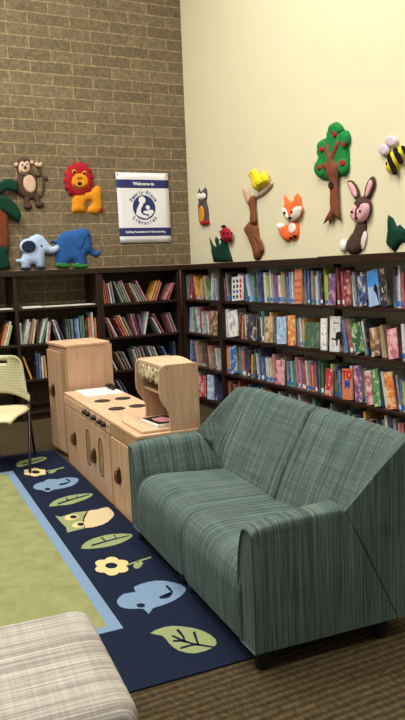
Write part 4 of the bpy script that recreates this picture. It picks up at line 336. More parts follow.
('plush_apple_tree', 'tall plush apple tree with green crown and brown forked trunk', 'wall toy', 'R',-4.982,1.805,[('crown', 'felt_leaf', None, None,[([(-0.052,0.768),(-0.035,0.793),(-0.011,0.812),(0.023,0.82),(0.06,0.819),(0.094,0.804),(0.124,0.784),(0.143,0.76),(0.16,0.737),(0.189,0.728),(0.217,0.717),(0.236,0.686),(0.244,0.651),(0.229,0.618),(0.214,0.588),(0.22,0.567),(0.229,0.542),(0.228,0.494),(0.222,0.444),(0.213,0.409),(0.194,0.385),(0.161,0.376),(0.111,0.373),(0.031,0.366),(-0.051,0.363),(-0.101,0.369),(-0.14,0.383),(-0.184,0.408),(-0.221,0.44),(-0.245,0.479),(-0.253,0.518),(-0.226,0.547),(-0.197,0.576),(-0.202,0.616),(-0.206,0.656),(-0.182,0.689),(-0.147,0.712),(-0.104,0.715),(-0.067,0.717),(-0.057,0.74)],0.0,0.042),([(0.168,0.738),(0.163,0.722),(0.149,0.709),(0.129,0.701),(0.103,0.697),(0.075,0.7),(0.046,0.707),(0.02,0.72),(-0.001,0.736),(-0.014,0.754),(-0.018,0.772),(-0.013,0.788),(0.001,0.801),(0.023,0.809),(0.049,0.812),(0.078,0.809),(0.106,0.801),(0.131,0.789),(0.151,0.773),(0.164,0.755)],0.018,0.03),([(0.253,0.649),(0.249,0.63),(0.239,0.613),(0.224,0.602),(0.205,0.596),(0.184,0.596),(0.164,0.602),(0.145,0.615),(0.13,0.632),(0.121,0.651),(0.118,0.672),(0.122,0.691),(0.132,0.708),(0.148,0.719),(0.167,0.725),(0.188,0.724),(0.208,0.717),(0.227,0.705),(0.241,0.688),(0.25,0.669)],0.018,0.03),([(-0.018,0.631),(-0.022,0.614),(-0.034,0.599),(-0.052,0.589),(-0.074,0.584),(-0.099,0.585),(-0.124,0.592),(-0.146,0.604),(-0.163,0.62),(-0.174,0.638),(-0.178,0.658),(-0.173,0.675),(-0.161,0.69),(-0.143,0.7),(-0.12,0.705),(-0.095,0.704),(-0.07,0.696),(-0.049,0.684),(-0.032,0.668),(-0.021,0.65)],0.018,0.03),([(-0.027,0.459),(-0.033,0.435),(-0.047,0.415),(-0.069,0.4),(-0.097,0.392),(-0.128,0.392),(-0.158,0.4),(-0.186,0.415),(-0.208,0.436),(-0.221,0.461),(-0.225,0.487),(-0.219,0.511),(-0.204,0.532),(-0.181,0.547),(-0.153,0.554),(-0.122,0.554),(-0.092,0.545),(-0.065,0.53),(-0.044,0.509),(-0.031,0.485)],0.018,0.03),([(0.234,0.442),(0.23,0.419),(0.22,0.4),(0.205,0.385),(0.187,0.377),(0.166,0.376),(0.146,0.382),(0.128,0.396),(0.113,0.414),(0.104,0.437),(0.102,0.461),(0.106,0.483),(0.116,0.503),(0.131,0.517),(0.15,0.525),(0.17,0.526),(0.19,0.519),(0.208,0.506),(0.222,0.487),(0.231,0.465)],0.018,0.03)]),('trunk', 'felt_trunk', None, None,[([(-0.008,0.36),(0.0,0.268),(-0.004,0.126),(-0.108,0.006),(-0.024,0.041),(-0.019,0.0),(0.029,0.045),(0.055,0.066),(0.101,0.033),(0.137,0.021),(0.114,0.102),(0.106,0.205),(0.102,0.359),(0.138,0.442),(0.125,0.495),(0.076,0.487),(0.077,0.54),(0.153,0.628),(0.13,0.667),(0.086,0.62),(0.044,0.564),(0.01,0.576),(-0.005,0.652),(-0.044,0.671),(-0.046,0.623),(-0.003,0.513),(-0.092,0.507),(-0.092,0.481),(-0.038,0.448)],0.03,0.03)]),('knot_hole', 'felt_dark_brown', None,1,[([(0.075,0.311),(0.072,0.301),(0.067,0.292),(0.059,0.286),(0.048,0.282),(0.037,0.282),(0.026,0.285),(0.016,0.291),(0.008,0.299),(0.003,0.309),(0.001,0.32),(0.003,0.33),(0.009,0.338),(0.017,0.345),(0.028,0.348),(0.039,0.349),(0.05,0.346),(0.06,0.34),(0.068,0.331),(0.073,0.321)],0.0528,0.006)]),('apple', 'felt_red', None, None,[([(0.118,0.706),(0.116,0.699),(0.112,0.693),(0.106,0.689),(0.098,0.687),(0.09,0.687),(0.081,0.69),(0.074,0.695),(0.068,0.701),(0.064,0.708),(0.063,0.716),(0.064,0.723),(0.069,0.729),(0.075,0.733),(0.083,0.735),(0.091,0.735),(0.099,0.732),(0.107,0.727),(0.113,0.721),(0.116,0.714)],0.045,0.012)]),('apple', 'felt_red', None, None,[([(0.224,0.61),(0.223,0.603),(0.22,0.597),(0.216,0.593),(0.21,0.591),(0.204,0.591),(0.197,0.593),(0.192,0.597),(0.187,0.603),(0.185,0.609),(0.184,0.616),(0.185,0.623),(0.188,0.629),(0.193,0.633),(0.198,0.635),(0.205,0.635),(0.211,0.633),(0.217,0.629),(0.221,0.623),(0.224,0.617)],0.045,0.012)]),('apple', 'felt_red', None, None,[([(-0.058,0.614),(-0.059,0.607),(-0.063,0.601),(-0.069,0.597),(-0.077,0.595),(-0.085,0.595),(-0.093,0.598),(-0.1,0.602),(-0.106,0.608),(-0.11,0.615),(-0.111,0.623),(-0.109,0.63),(-0.105,0.636),(-0.099,0.64),(-0.092,0.642),(-0.083,0.642),(-0.075,0.639),(-0.068,0.635),(-0.062,0.629),(-0.059,0.621)],0.045,0.012)]),('apple', 'felt_red', None, None,[([(-0.096,0.475),(-0.097,0.468),(-0.101,0.463),(-0.107,0.459),(-0.115,0.456),(-0.123,0.456),(-0.132,0.459),(-0.139,0.463),(-0.145,0.469),(-0.148,0.475),(-0.15,0.482),(-0.148,0.489),(-0.144,0.495),(-0.138,0.499),(-0.13,0.501),(-0.122,0.501),(-0.113,0.498),(-0.106,0.494),(-0.1,0.489),(-0.097,0.482)],0.045,0.012)]),('apple', 'felt_red', None, None,[([(0.219,0.468),(0.217,0.46),(0.213,0.453),(0.207,0.448),(0.198,0.445),(0.19,0.445),(0.181,0.448),(0.173,0.453),(0.166,0.46),(0.163,0.468),(0.161,0.477),(0.163,0.485),(0.167,0.492),(0.174,0.497),(0.182,0.5),(0.191,0.5),(0.2,0.497),(0.208,0.492),(0.214,0.485),(0.218,0.477)],0.045,0.012)])]),
('plush_rabbit', 'dark brown plush rabbit with pink face and tall pink ears', 'wall toy', 'R',-4.658,1.541,[('body', 'fur_brown', None, None,[([(-0.005,0.253),(0.05,0.27),(0.099,0.263),(0.104,0.209),(0.092,0.141),(0.082,0.09),(0.062,0.047),(0.027,0.018),(-0.017,0.002),(-0.071,0.0),(-0.121,0.012),(-0.148,0.04),(-0.157,0.076),(-0.144,0.108),(-0.118,0.139),(-0.082,0.166),(-0.047,0.192),(-0.028,0.225)],0.0,0.042)]),('chest', 'felt_white', None, None,[([(0.095,0.183),(0.104,0.178),(0.11,0.161),(0.112,0.14),(0.105,0.113),(0.092,0.082),(0.08,0.058),(0.07,0.043),(0.062,0.035),(0.057,0.038),(0.058,0.056),(0.062,0.086),(0.068,0.115),(0.076,0.142),(0.086,0.169)],0.012,0.018)]),('tail', 'felt_white', None, None,[([(-0.132,0.079),(-0.135,0.063),(-0.142,0.049),(-0.152,0.038),(-0.165,0.031),(-0.179,0.029),(-0.192,0.032),(-0.205,0.04),(-0.215,0.052),(-0.221,0.067),(-0.223,0.083),(-0.22,0.099),(-0.213,0.114),(-0.203,0.125),(-0.19,0.132),(-0.176,0.134),(-0.162,0.13),(-0.15,0.122),(-0.14,0.11),(-0.134,0.095)],0.012,0.03)]),('head', 'fur_brown', None, None,[([(-0.012,0.423),(0.013,0.441),(0.045,0.452),(0.083,0.451),(0.121,0.441),(0.152,0.422),(0.174,0.397),(0.182,0.367),(0.179,0.335),(0.164,0.304),(0.139,0.277),(0.103,0.258),(0.063,0.247),(0.022,0.247),(-0.015,0.258),(-0.045,0.287),(-0.062,0.321),(-0.054,0.35),(-0.038,0.376),(-0.027,0.401)],0.018,0.036)]),('face', 'felt_pink', None,3,[([(-0.041,0.341),(-0.019,0.372),(0.006,0.397),(0.022,0.391),(0.037,0.376),(0.051,0.361),(0.065,0.353),(0.08,0.369),(0.098,0.388),(0.13,0.393),(0.159,0.388),(0.174,0.369),(0.177,0.342),(0.166,0.309),(0.144,0.277),(0.111,0.257),(0.074,0.246),(0.037,0.246),(0.003,0.257),(-0.029,0.282),(-0.05,0.309),(-0.052,0.325)],0.036,0.018)]),('ear', 'fur_brown', None, None,[([(-0.123,0.59),(-0.093,0.597),(-0.048,0.584),(-0.011,0.554),(0.018,0.517),(0.033,0.478),(0.034,0.446),(0.016,0.429),(-0.013,0.43),(-0.042,0.458),(-0.072,0.499),(-0.106,0.55)],0.012,0.021)]),('ear', 'fur_brown', None, None,[([(0.093,0.43),(0.093,0.469),(0.106,0.514),(0.131,0.554),(0.16,0.582),(0.186,0.591),(0.207,0.583),(0.22,0.559),(0.223,0.528),(0.211,0.499),(0.19,0.47),(0.166,0.439),(0.14,0.417),(0.113,0.415)],0.012,0.021)]),('inner_ear', 'felt_pink', None,5,[([(-0.087,0.573),(-0.078,0.578),(-0.06,0.575),(-0.042,0.566),(-0.024,0.551),(-0.007,0.531),(0.007,0.512),(0.015,0.492),(0.019,0.472),(0.019,0.457),(0.013,0.45),(0.004,0.449),(-0.008,0.454),(-0.022,0.467),(-0.037,0.486),(-0.052,0.507),(-0.067,0.531),(-0.082,0.556)],0.03,0.006)]),('inner_ear', 'felt_pink', None,6,[([(0.124,0.443),(0.126,0.462),(0.132,0.487),(0.14,0.51),(0.15,0.529),(0.162,0.546),(0.173,0.558),(0.182,0.562),(0.191,0.562),(0.198,0.557),(0.203,0.549),(0.206,0.536),(0.206,0.523),(0.2,0.508),(0.19,0.493),(0.18,0.478),(0.168,0.464),(0.156,0.45),(0.145,0.441),(0.136,0.437),(0.128,0.436)],0.03,0.006)]),('nose', 'felt_black', None,3,[([(0.067,0.286),(0.066,0.282),(0.064,0.279),(0.06,0.277),(0.056,0.276),(0.051,0.276),(0.046,0.277),(0.042,0.279),(0.038,0.281),(0.036,0.285),(0.036,0.288),(0.036,0.292),(0.039,0.294),(0.042,0.297),(0.047,0.298),(0.051,0.298),(0.056,0.297),(0.06,0.295),(0.064,0.292),(0.066,0.289)],0.0534,0.006),([(0.045,0.368),(0.043,0.299),(0.056,0.298),(0.058,0.367)],0.0516,0.0036)]),('eye', 'felt_black', None,3,[([(0.012,0.336),(0.011,0.333),(0.01,0.331),(0.007,0.329),(0.004,0.328),(0.001,0.327),(-0.003,0.328),(-0.006,0.33),(-0.008,0.332),(-0.01,0.335),(-0.01,0.338),(-0.01,0.341),(-0.008,0.344),(-0.006,0.346),(-0.002,0.347),(0.001,0.347),(0.004,0.346),(0.008,0.345),(0.01,0.342),(0.012,0.339)],0.051,0.0036)]),('eye', 'felt_black', None,3,[([(0.111,0.335),(0.11,0.332),(0.108,0.329),(0.106,0.327),(0.103,0.326),(0.1,0.326),(0.096,0.327),(0.093,0.328),(0.091,0.331),(0.089,0.334),(0.089,0.337),(0.089,0.339),(0.091,0.342),(0.093,0.344),(0.097,0.345),(0.1,0.345),(0.103,0.344),(0.106,0.343),(0.109,0.34),(0.11,0.338)],0.0522,0.0036)])]),
('plush_bee', 'yellow and black striped plush bee with two lilac wings', 'wall toy', 'R',-4.235,2.103,[('body', 'felt_yellow', None, None,[([(-0.083,0.083),(-0.079,0.107),(-0.066,0.133),(-0.037,0.165),(0.001,0.193),(0.048,0.202),(0.091,0.201),(0.117,0.194),(0.13,0.179),(0.13,0.151),(0.119,0.118),(0.094,0.09),(0.065,0.065),(0.049,0.039),(0.031,0.021),(-0.0,0.017),(-0.032,0.021),(-0.055,0.029),(-0.071,0.042),(-0.08,0.061)],0.0,0.048)]),('stripe', 'felt_black', None, None,[([(-0.05,0.154),(-0.036,0.128),(-0.013,0.093),(0.004,0.047),(0.021,0.009),(0.049,0.0),(0.069,0.012),(0.057,0.051),(0.035,0.097),(0.016,0.135),(-0.004,0.161),(-0.032,0.165)],0.0372,0.0132)]),('stripe', 'felt_black', None, None,[([(0.018,0.186),(0.03,0.166),(0.053,0.14),(0.067,0.105),(0.084,0.076),(0.111,0.071),(0.13,0.081),(0.119,0.111),(0.098,0.146),(0.08,0.176),(0.061,0.196),(0.035,0.197)],0.0372,0.0132)]),('stripe', 'felt_black', None, None,[([(0.095,0.202),(0.122,0.198),(0.151,0.181),(0.152,0.15),(0.143,0.127),(0.133,0.134),(0.121,0.155),(0.103,0.182)],0.027,0.018)]),('eye', 'felt_black', None, None,[([(-0.027,0.093),(-0.027,0.089),(-0.029,0.086),(-0.033,0.083),(-0.036,0.082),(-0.041,0.082),(-0.045,0.083),(-0.049,0.086),(-0.052,0.089),(-0.054,0.093),(-0.054,0.097),(-0.054,0.101),(-0.052,0.104),(-0.048,0.107),(-0.045,0.108),(-0.04,0.108),(-0.036,0.107),(-0.032,0.104),(-0.029,0.101),(-0.027,0.097)],0.0372,0.0048)]),('wing', 'felt_lilac', None, None,[([(-0.036,0.193),(-0.039,0.181),(-0.047,0.17),(-0.06,0.162),(-0.076,0.159),(-0.094,0.159),(-0.112,0.164),(-0.128,0.173),(-0.141,0.185),(-0.149,0.198),(-0.152,0.212),(-0.149,0.225),(-0.14,0.235),(-0.127,0.243),(-0.111,0.246),(-0.093,0.245),(-0.075,0.24),(-0.059,0.232),(-0.047,0.22),(-0.039,0.207)],0.018,0.018)]),('wing', 'felt_lilac', None, None,[([(0.053,0.24),(0.05,0.228),(0.041,0.218),(0.027,0.211),(0.009,0.209),(-0.01,0.21),(-0.03,0.215),(-0.048,0.224),(-0.063,0.235),(-0.072,0.249),(-0.075,0.262),(-0.071,0.274),(-0.062,0.284),(-0.047,0.291),(-0.029,0.293),(-0.01,0.292),(0.01,0.286),(0.028,0.278),(0.042,0.266),(0.05,0.253)],0.018,0.018)])]),
('plush_grass_clump', 'dark green plush grass clump right of the brown rabbit', 'wall toy', 'R',-4.209,1.528,[('blades', 'felt_dark_green', None, None,[([(-0.102,0.286),(-0.045,0.256),(-0.006,0.193),(0.025,0.206),(0.074,0.169),(0.108,0.172),(0.119,0.147),(0.078,0.117),(0.111,0.082),(0.039,0.066),(-0.028,0.0),(-0.119,0.067),(-0.1,0.18)],0.0,0.03)])])]
MOTIFS=[
('rug_leaf',0,[(0.05,2.936),(0.067,2.985),(0.094,3.028),(0.118,3.051),(0.147,3.064),(0.186,3.074),(0.227,3.078),(0.263,3.078),(0.292,3.07),(0.31,3.044),(0.314,3.012),(0.295,2.977),(0.267,2.945),(0.237,2.922),(0.206,2.905),(0.173,2.898),(0.139,2.891),(0.098,2.868),(0.064,2.857),(0.05,2.889)]),
('rug_navy',1,[(0.097,2.905),(0.186,2.948),(0.286,3.008),(0.289,3.027),(0.189,2.979),(0.101,2.947)]),
('rug_yellow',0,[(0.207,2.598),(0.212,2.575),(0.21,2.553),(0.202,2.536),(0.19,2.528),(0.174,2.53),(0.16,2.54),(0.149,2.526),(0.136,2.519),(0.121,2.522),(0.109,2.536),(0.1,2.556),(0.097,2.579),(0.082,2.587),(0.069,2.603),(0.062,2.623),(0.062,2.645),(0.068,2.665),(0.08,2.678),(0.075,2.701),(0.076,2.725),(0.083,2.743),(0.096,2.751),(0.112,2.75),(0.127,2.739),(0.138,2.755),(0.152,2.762),(0.167,2.759),(0.18,2.745),(0.188,2.723),(0.192,2.699),(0.207,2.69),(0.22,2.674),(0.227,2.653),(0.226,2.631),(0.219,2.612)]),
('rug_navy',1,[(0.178,2.617),(0.171,2.599),(0.161,2.588),(0.148,2.586),(0.135,2.594),(0.126,2.61),(0.121,2.63),(0.122,2.652),(0.129,2.67),(0.139,2.681),(0.152,2.683),(0.165,2.675),(0.175,2.659),(0.179,2.638)]),
('rug_leaf',0,[(0.227,2.602),(0.301,2.617),(0.368,2.639),(0.373,2.667),(0.306,2.645),(0.231,2.629)]),
('rug_leaf',0,[(0.226,2.556),(0.248,2.594),(0.278,2.626),(0.293,2.618),(0.297,2.593),(0.281,2.562),(0.258,2.537),(0.236,2.539)]),
('rug_sky',0,[(0.058,2.265),(0.074,2.301),(0.098,2.33),(0.122,2.339),(0.147,2.345),(0.168,2.372),(0.191,2.393),(0.222,2.376),(0.254,2.354),(0.284,2.36),(0.315,2.364),(0.352,2.344),(0.381,2.314),(0.388,2.28),(0.379,2.24),(0.352,2.188),(0.315,2.143),(0.274,2.123),(0.233,2.114),(0.198,2.113),(0.168,2.111),(0.144,2.09),(0.125,2.078),(0.11,2.107),(0.095,2.147),(0.076,2.17),(0.06,2.194),(0.054,2.228)]),
('rug_navy',1,[(0.153,2.137),(0.147,2.123),(0.139,2.116),(0.129,2.118),(0.121,2.127),(0.117,2.142),(0.117,2.159),(0.123,2.173),(0.132,2.18),(0.142,2.179),(0.15,2.169),(0.154,2.154)]),
('rug_navy',1,[(0.231,2.19),(0.252,2.187),(0.28,2.197),(0.307,2.226),(0.327,2.263),(0.323,2.303),(0.311,2.332),(0.303,2.319),(0.299,2.295),(0.309,2.282),(0.317,2.269),(0.305,2.251),(0.285,2.236),(0.26,2.234),(0.238,2.23),(0.229,2.209)]),
('rug_leaf',0,[(0.064,1.763),(0.08,1.806),(0.111,1.854),(0.145,1.884),(0.185,1.904),(0.228,1.918),(0.276,1.921),(0.337,1.911),(0.383,1.889),(0.377,1.853),(0.347,1.814),(0.304,1.784),(0.257,1.76),(0.221,1.742),(0.187,1.734),(0.152,1.741),(0.118,1.753),(0.084,1.753)]),
('rug_navy',1,[(0.123,1.769),(0.229,1.815),(0.356,1.861),(0.36,1.882),(0.233,1.843),(0.128,1.802)]),
('rug_navy',1,[(0.195,1.869),(0.202,1.806),(0.21,1.82),(0.205,1.888)]),
('rug_navy',1,[(0.276,1.897),(0.263,1.841),(0.269,1.837),(0.284,1.892)]),
('rug_leaf',0,[(0.059,1.562),(0.087,1.525),(0.176,1.561),(0.264,1.544),(0.201,1.406),(0.167,1.256),(0.058,1.235),(0.071,1.33),(0.064,1.427)]),
('rug_tan',0,[(0.257,1.542),(0.285,1.55),(0.315,1.542),(0.353,1.553),(0.386,1.557),(0.396,1.536),(0.396,1.501),(0.396,1.452),(0.389,1.402),(0.371,1.363),(0.344,1.328),(0.314,1.29),(0.275,1.26),(0.214,1.245),(0.165,1.257),(0.169,1.324),(0.194,1.41),(0.223,1.485)]),
('rug_yellow',1,[(0.184,1.475),(0.179,1.459),(0.17,1.445),(0.158,1.435),(0.145,1.429),(0.131,1.427),(0.119,1.431),(0.109,1.44),(0.102,1.453),(0.099,1.468),(0.1,1.484),(0.105,1.501),(0.114,1.515),(0.125,1.526),(0.139,1.532),(0.152,1.534),(0.165,1.53),(0.175,1.521),(0.183,1.508),(0.186,1.492)]),
('rug_navy',2,[(0.173,1.468),(0.168,1.457),(0.16,1.45),(0.151,1.449),(0.142,1.454),(0.136,1.464),(0.133,1.477),(0.135,1.491),(0.139,1.502),(0.147,1.509),(0.156,1.511),(0.165,1.506),(0.171,1.495),(0.174,1.482)]),
('rug_yellow',1,[(0.19,1.323),(0.185,1.308),(0.176,1.295),(0.165,1.285),(0.152,1.279),(0.139,1.278),(0.127,1.282),(0.117,1.291),(0.11,1.302),(0.107,1.317),(0.108,1.332),(0.113,1.347),(0.122,1.361),(0.133,1.371),(0.146,1.377),(0.159,1.378),(0.172,1.374),(0.182,1.365),(0.189,1.353),(0.191,1.338)]),
('rug_navy',2,[(0.179,1.316),(0.174,1.306),(0.167,1.299),(0.158,1.298),(0.15,1.303),(0.144,1.313),(0.141,1.325),(0.142,1.338),(0.147,1.349),(0.154,1.355),(0.163,1.356),(0.172,1.351),(0.178,1.342),(0.18,1.329)]),
('rug_leaf',0,[(0.066,0.954),(0.083,0.997),(0.12,1.041),(0.16,1.064),(0.203,1.076),(0.241,1.083),(0.279,1.078),(0.329,1.059),(0.369,1.032),(0.375,1.004),(0.359,0.975),(0.322,0.946),(0.278,0.923),(0.243,0.912),(0.209,0.909),(0.175,0.91),(0.14,0.917),(0.096,0.931)]),
('rug_navy',1,[(0.125,0.955),(0.232,0.982),(0.353,0.999),(0.356,1.013),(0.236,1.001),(0.129,0.978)]),
('rug_navy',1,[(0.204,1.056),(0.209,0.989),(0.216,0.997),(0.213,1.068)]),
('rug_navy',1,[(0.278,1.055),(0.274,0.997),(0.281,1.003),(0.287,1.063)]),
('rug_yellow',0,[(0.208,0.608),(0.21,0.586),(0.207,0.565),(0.197,0.549),(0.183,0.541),(0.167,0.542),(0.153,0.551),(0.14,0.537),(0.125,0.531),(0.111,0.533),(0.099,0.546),(0.092,0.565),(0.09,0.586),(0.075,0.593),(0.063,0.608),(0.057,0.627),(0.058,0.648),(0.067,0.666),(0.08,0.68),(0.077,0.702),(0.08,0.725),(0.089,0.742),(0.103,0.751),(0.12,0.75),(0.135,0.741),(0.148,0.756),(0.164,0.764),(0.179,0.761),(0.192,0.748),(0.199,0.727),(0.2,0.704),(0.216,0.696),(0.228,0.681),(0.234,0.661),(0.231,0.639),(0.222,0.621)]),
('rug_navy',1,[(0.171,0.635),(0.166,0.625),(0.16,0.618),(0.151,0.614),(0.142,0.614),(0.133,0.617),(0.125,0.623),(0.119,0.632),(0.115,0.643),(0.114,0.655),(0.116,0.666),(0.121,0.676),(0.127,0.683),(0.136,0.688),(0.145,0.688),(0.154,0.685),(0.162,0.679),(0.168,0.669),(0.172,0.658),(0.173,0.646)]),
('rug_leaf',0,[(0.221,0.611),(0.294,0.631),(0.357,0.644),(0.361,0.662),(0.297,0.649),(0.225,0.628)]),
('rug_leaf',0,[(0.237,0.585),(0.256,0.617),(0.281,0.641),(0.295,0.63),(0.298,0.604),(0.278,0.572),(0.254,0.549),(0.24,0.56)]),
('rug_sky',0,[(0.051,0.256),(0.073,0.287),(0.101,0.309),(0.131,0.306),(0.156,0.301),(0.159,0.326),(0.164,0.354),(0.198,0.37),(0.24,0.376),(0.278,0.372),(0.315,0.352),(0.35,0.309),(0.374,0.261),(0.376,0.225),(0.361,0.194),(0.331,0.164),(0.292,0.139),(0.251,0.124),(0.213,0.115),(0.188,0.113),(0.169,0.108),(0.15,0.083),(0.136,0.067),(0.135,0.09),(0.132,0.123),(0.11,0.138),(0.083,0.15),(0.062,0.168),(0.048,0.19),(0.044,0.222)]),
('rug_navy',1,[(0.148,0.15),(0.146,0.144),(0.141,0.14),(0.136,0.138),(0.131,0.138),(0.125,0.14),(0.12,0.144),(0.117,0.149),(0.114,0.155),(0.114,0.162),(0.115,0.168),(0.118,0.174),(0.122,0.178),(0.127,0.18),(0.133,0.181),(0.139,0.179),(0.143,0.175),(0.147,0.17),(0.149,0.163),(0.15,0.156)]),
('rug_navy',1,[(0.232,0.18),(0.249,0.171),(0.271,0.171),(0.292,0.19),(0.309,0.219),(0.313,0.26),(0.311,0.294),(0.304,0.296),(0.298,0.282),(0.299,0.252),(0.298,0.22),(0.289,0.202),(0.275,0.193),(0.256,0.198),(0.239,0.203),(0.231,0.193)]),
('rug_leaf',0,[(0.085,-0.094),(0.115,-0.08),(0.158,-0.074),(0.193,-0.084),(0.225,-0.107),(0.257,-0.139),(0.283,-0.179),(0.298,-0.225),(0.301,-0.268),(0.29,-0.299),(0.267,-0.319),(0.227,-0.328),(0.185,-0.325),(0.158,-0.306),(0.138,-0.277),(0.128,-0.244),(0.124,-0.208),(0.125,-0.171),(0.122,-0.137),(0.099,-0.112)]),
('rug_navy',1,[(0.155,-0.169),(0.171,-0.209),(0.197,-0.255),(0.236,-0.297),(0.269,-0.327),(0.281,-0.331),(0.275,-0.317),(0.243,-0.285),(0.204,-0.244),(0.179,-0.195),(0.163,-0.157),(0.153,-0.152)]),
('rug_navy',1,[(0.187,-0.128),(0.188,-0.155),(0.189,-0.185),(0.186,-0.205),(0.183,-0.218),(0.186,-0.222),(0.19,-0.217),(0.195,-0.202),(0.199,-0.18),(0.201,-0.146),(0.2,-0.118),(0.194,-0.116)]),
('rug_navy',1,[(0.24,-0.175),(0.234,-0.201),(0.227,-0.232),(0.222,-0.258),(0.22,-0.276),(0.222,-0.281),(0.227,-0.274),(0.231,-0.256),(0.237,-0.23),(0.246,-0.199),(0.253,-0.173),(0.248,-0.167)]),
('rug_navy',1,[(0.143,-0.206),(0.155,-0.212),(0.17,-0.219),(0.181,-0.232),(0.19,-0.242),(0.194,-0.241),(0.194,-0.234),(0.187,-0.221),(0.175,-0.208),(0.161,-0.197),(0.149,-0.192),(0.143,-0.197)]),
('rug_navy',1,[(0.15,-0.271),(0.174,-0.271),(0.201,-0.27),(0.213,-0.276),(0.22,-0.282),(0.225,-0.28),(0.224,-0.274),(0.218,-0.266),(0.205,-0.258),(0.178,-0.256),(0.154,-0.257),(0.146,-0.264)])]

# ------------------------------------------------------------------ helpers
def lin(h):
    h=h.lstrip('#'); o=[]
    for i in (0,2,4):
        c=int(h[i:i+2],16)/255
        o.append(c/12.92 if c<=.04045 else ((c+.055)/1.055)**2.4)
    return (*o,1)
MATS={}
def nodes(name,rough=.7,spec=.3):
    m=bpy.data.materials.new(name); m.use_nodes=True; nt=m.node_tree
    b=nt.nodes['Principled BSDF']; b.inputs['Roughness'].default_value=rough
    b.inputs['Specular IOR Level'].default_value=spec
    MATS[name]=m
    return m,nt,b
def N(nt,t,**kw):
    n=nt.nodes.new(t)
    for k,v in kw.items():
        if k in n.inputs: n.inputs[k].default_value=v
        else: setattr(n,k,v)
    return n
def ramp(nt,fac,stops,interp='LINEAR'):
    r=nt.nodes.new('ShaderNodeValToRGB'); r.color_ramp.interpolation=interp
    e=r.color_ramp.elements
    while len(e)<len(stops): e.new(.5)
    for i,(p,c) in enumerate(stops): e[i].position=p; e[i].color=lin(c) if isinstance(c,str) else c
    nt.links.new(fac,r.inputs[0]); return r.outputs[0]
def bump(nt,b,h,strength=.3,dist=.01):
    n=nt.nodes.new('ShaderNodeBump'); n.inputs['Strength'].default_value=strength; n.inputs['Distance'].default_value=dist
    nt.links.new(h,n.inputs['Height']); nt.links.new(n.outputs[0],b.inputs['Normal'])
def objco(nt): return nt.nodes.new('ShaderNodeTexCoord').outputs['Object']
def scaled(nt,co,s,off=(0,0,0)):
    m=nt.nodes.new('ShaderNodeMapping'); m.inputs['Scale'].default_value=s; m.inputs['Location'].default_value=off
    nt.links.new(co,m.inputs['Vector']); return m.outputs[0]
def mix(nt,a,b,fac,mode='MIX'):
    n=nt.nodes.new('ShaderNodeMix'); n.data_type='RGBA'; n.blend_type=mode
    for i,v in ((0,fac),(6,a),(7,b)):
        if isinstance(v,(int,float)): n.inputs[i].default_value=v
        elif isinstance(v,str): n.inputs[i].default_value=lin(v)
        elif isinstance(v,tuple): n.inputs[i].default_value=v
        else: nt.links.new(v,n.inputs[i])
    return n.outputs[2]
def noise(nt,co,scale,detail=4,rough=.6):
    n=nt.nodes.new('ShaderNodeTexNoise'); n.inputs['Scale'].default_value=scale; n.inputs['Detail'].default_value=detail; n.inputs['Roughness'].default_value=rough
    nt.links.new(co,n.inputs['Vector']); return n.outputs['Fac']
def plain(name,hexc,rough=.6,var=.12,scale=30,spec=.3,bmp=0,metal=0):
    m,nt,b=nodes(name,rough,spec); co=objco(nt); f=noise(nt,co,scale)
    c=lin(hexc); d=tuple(x*(1-var) for x in c[:3])+(1,); e=tuple(min(1,x*(1+var)) for x in c[:3])+(1,)
    nt.links.new(ramp(nt,f,[(.3,d),(.7,e)]),b.inputs['Base Color'])
    b.inputs['Metallic'].default_value=metal
    if bmp: bump(nt,b,f,bmp,.004)
    return m
def link(o,parent=None):
    COL.objects.link(o)
    if parent: o.parent=parent
    return o
def empty(name,loc,rz,label,cat,group=None):
    o=bpy.data.objects.new(name,None); o.empty_display_size=.1; link(o); o.location=loc; o.rotation_euler=(0,0,rz)
    o['label']=label; o['category']=cat
    if group: o['group']=group
    return o
def obj(name,bm,mat,parent=None,smooth=False,bev=0,seg=2,label=None,angle=35):
    me=bpy.data.meshes.new(name)
    bmesh.ops.recalc_face_normals(bm,faces=bm.faces[:])
    bm.to_mesh(me); bm.free()
    for mm in (mat if isinstance(mat,(list,tuple)) else [mat]): me.materials.append(MATS[mm])
    o=bpy.data.objects.new(name,me); link(o,parent)
    if smooth:
        for p in me.polygons: p.use_smooth=True
    if bev:
        md=o.modifiers.new('bevel','BEVEL'); md.width=bev; md.segments=seg; md.limit_method='ANGLE'; md.angle_limit=math.radians(angle)
        md.harden_normals=False
        for p in me.polygons: p.use_smooth=True
        w=o.modifiers.new('wn','WEIGHTED_NORMAL'); w.keep_sharp=True
    if label: o['label']=label
    return o
def box(bm,x0,x1,y0,y1,z0,z1,mi=0):
    v=[bm.verts.new(p) for p in ((x0,y0,z0),(x1,y0,z0),(x1,y1,z0),(x0,y1,z0),(x0,y0,z1),(x1,y0,z1),(x1,y1,z1),(x0,y1,z1))]
    for f in ((0,3,2,1),(4,5,6,7),(0,1,5,4),(1,2,6,5),(2,3,7,6),(3,0,4,7)):
        bm.faces.new([v[i] for i in f]).material_index=mi
    return v
def BX(*a):
    bm=bmesh.new(); box(bm,*a); return bm
def extrude_poly(bm,pts,fn0,fn1,mi=0):
    a=[bm.verts.new(fn0(p)) for p in pts]; b=[bm.verts.new(fn1(p)) for p in pts]; n=len(pts)
    bm.faces.new(a).material_index=mi; bm.faces.new(b[::-1]).material_index=mi
    for i in range(n): bm.faces.new([a[i],b[i],b[(i+1)%n],a[(i+1)%n]]).material_index=mi
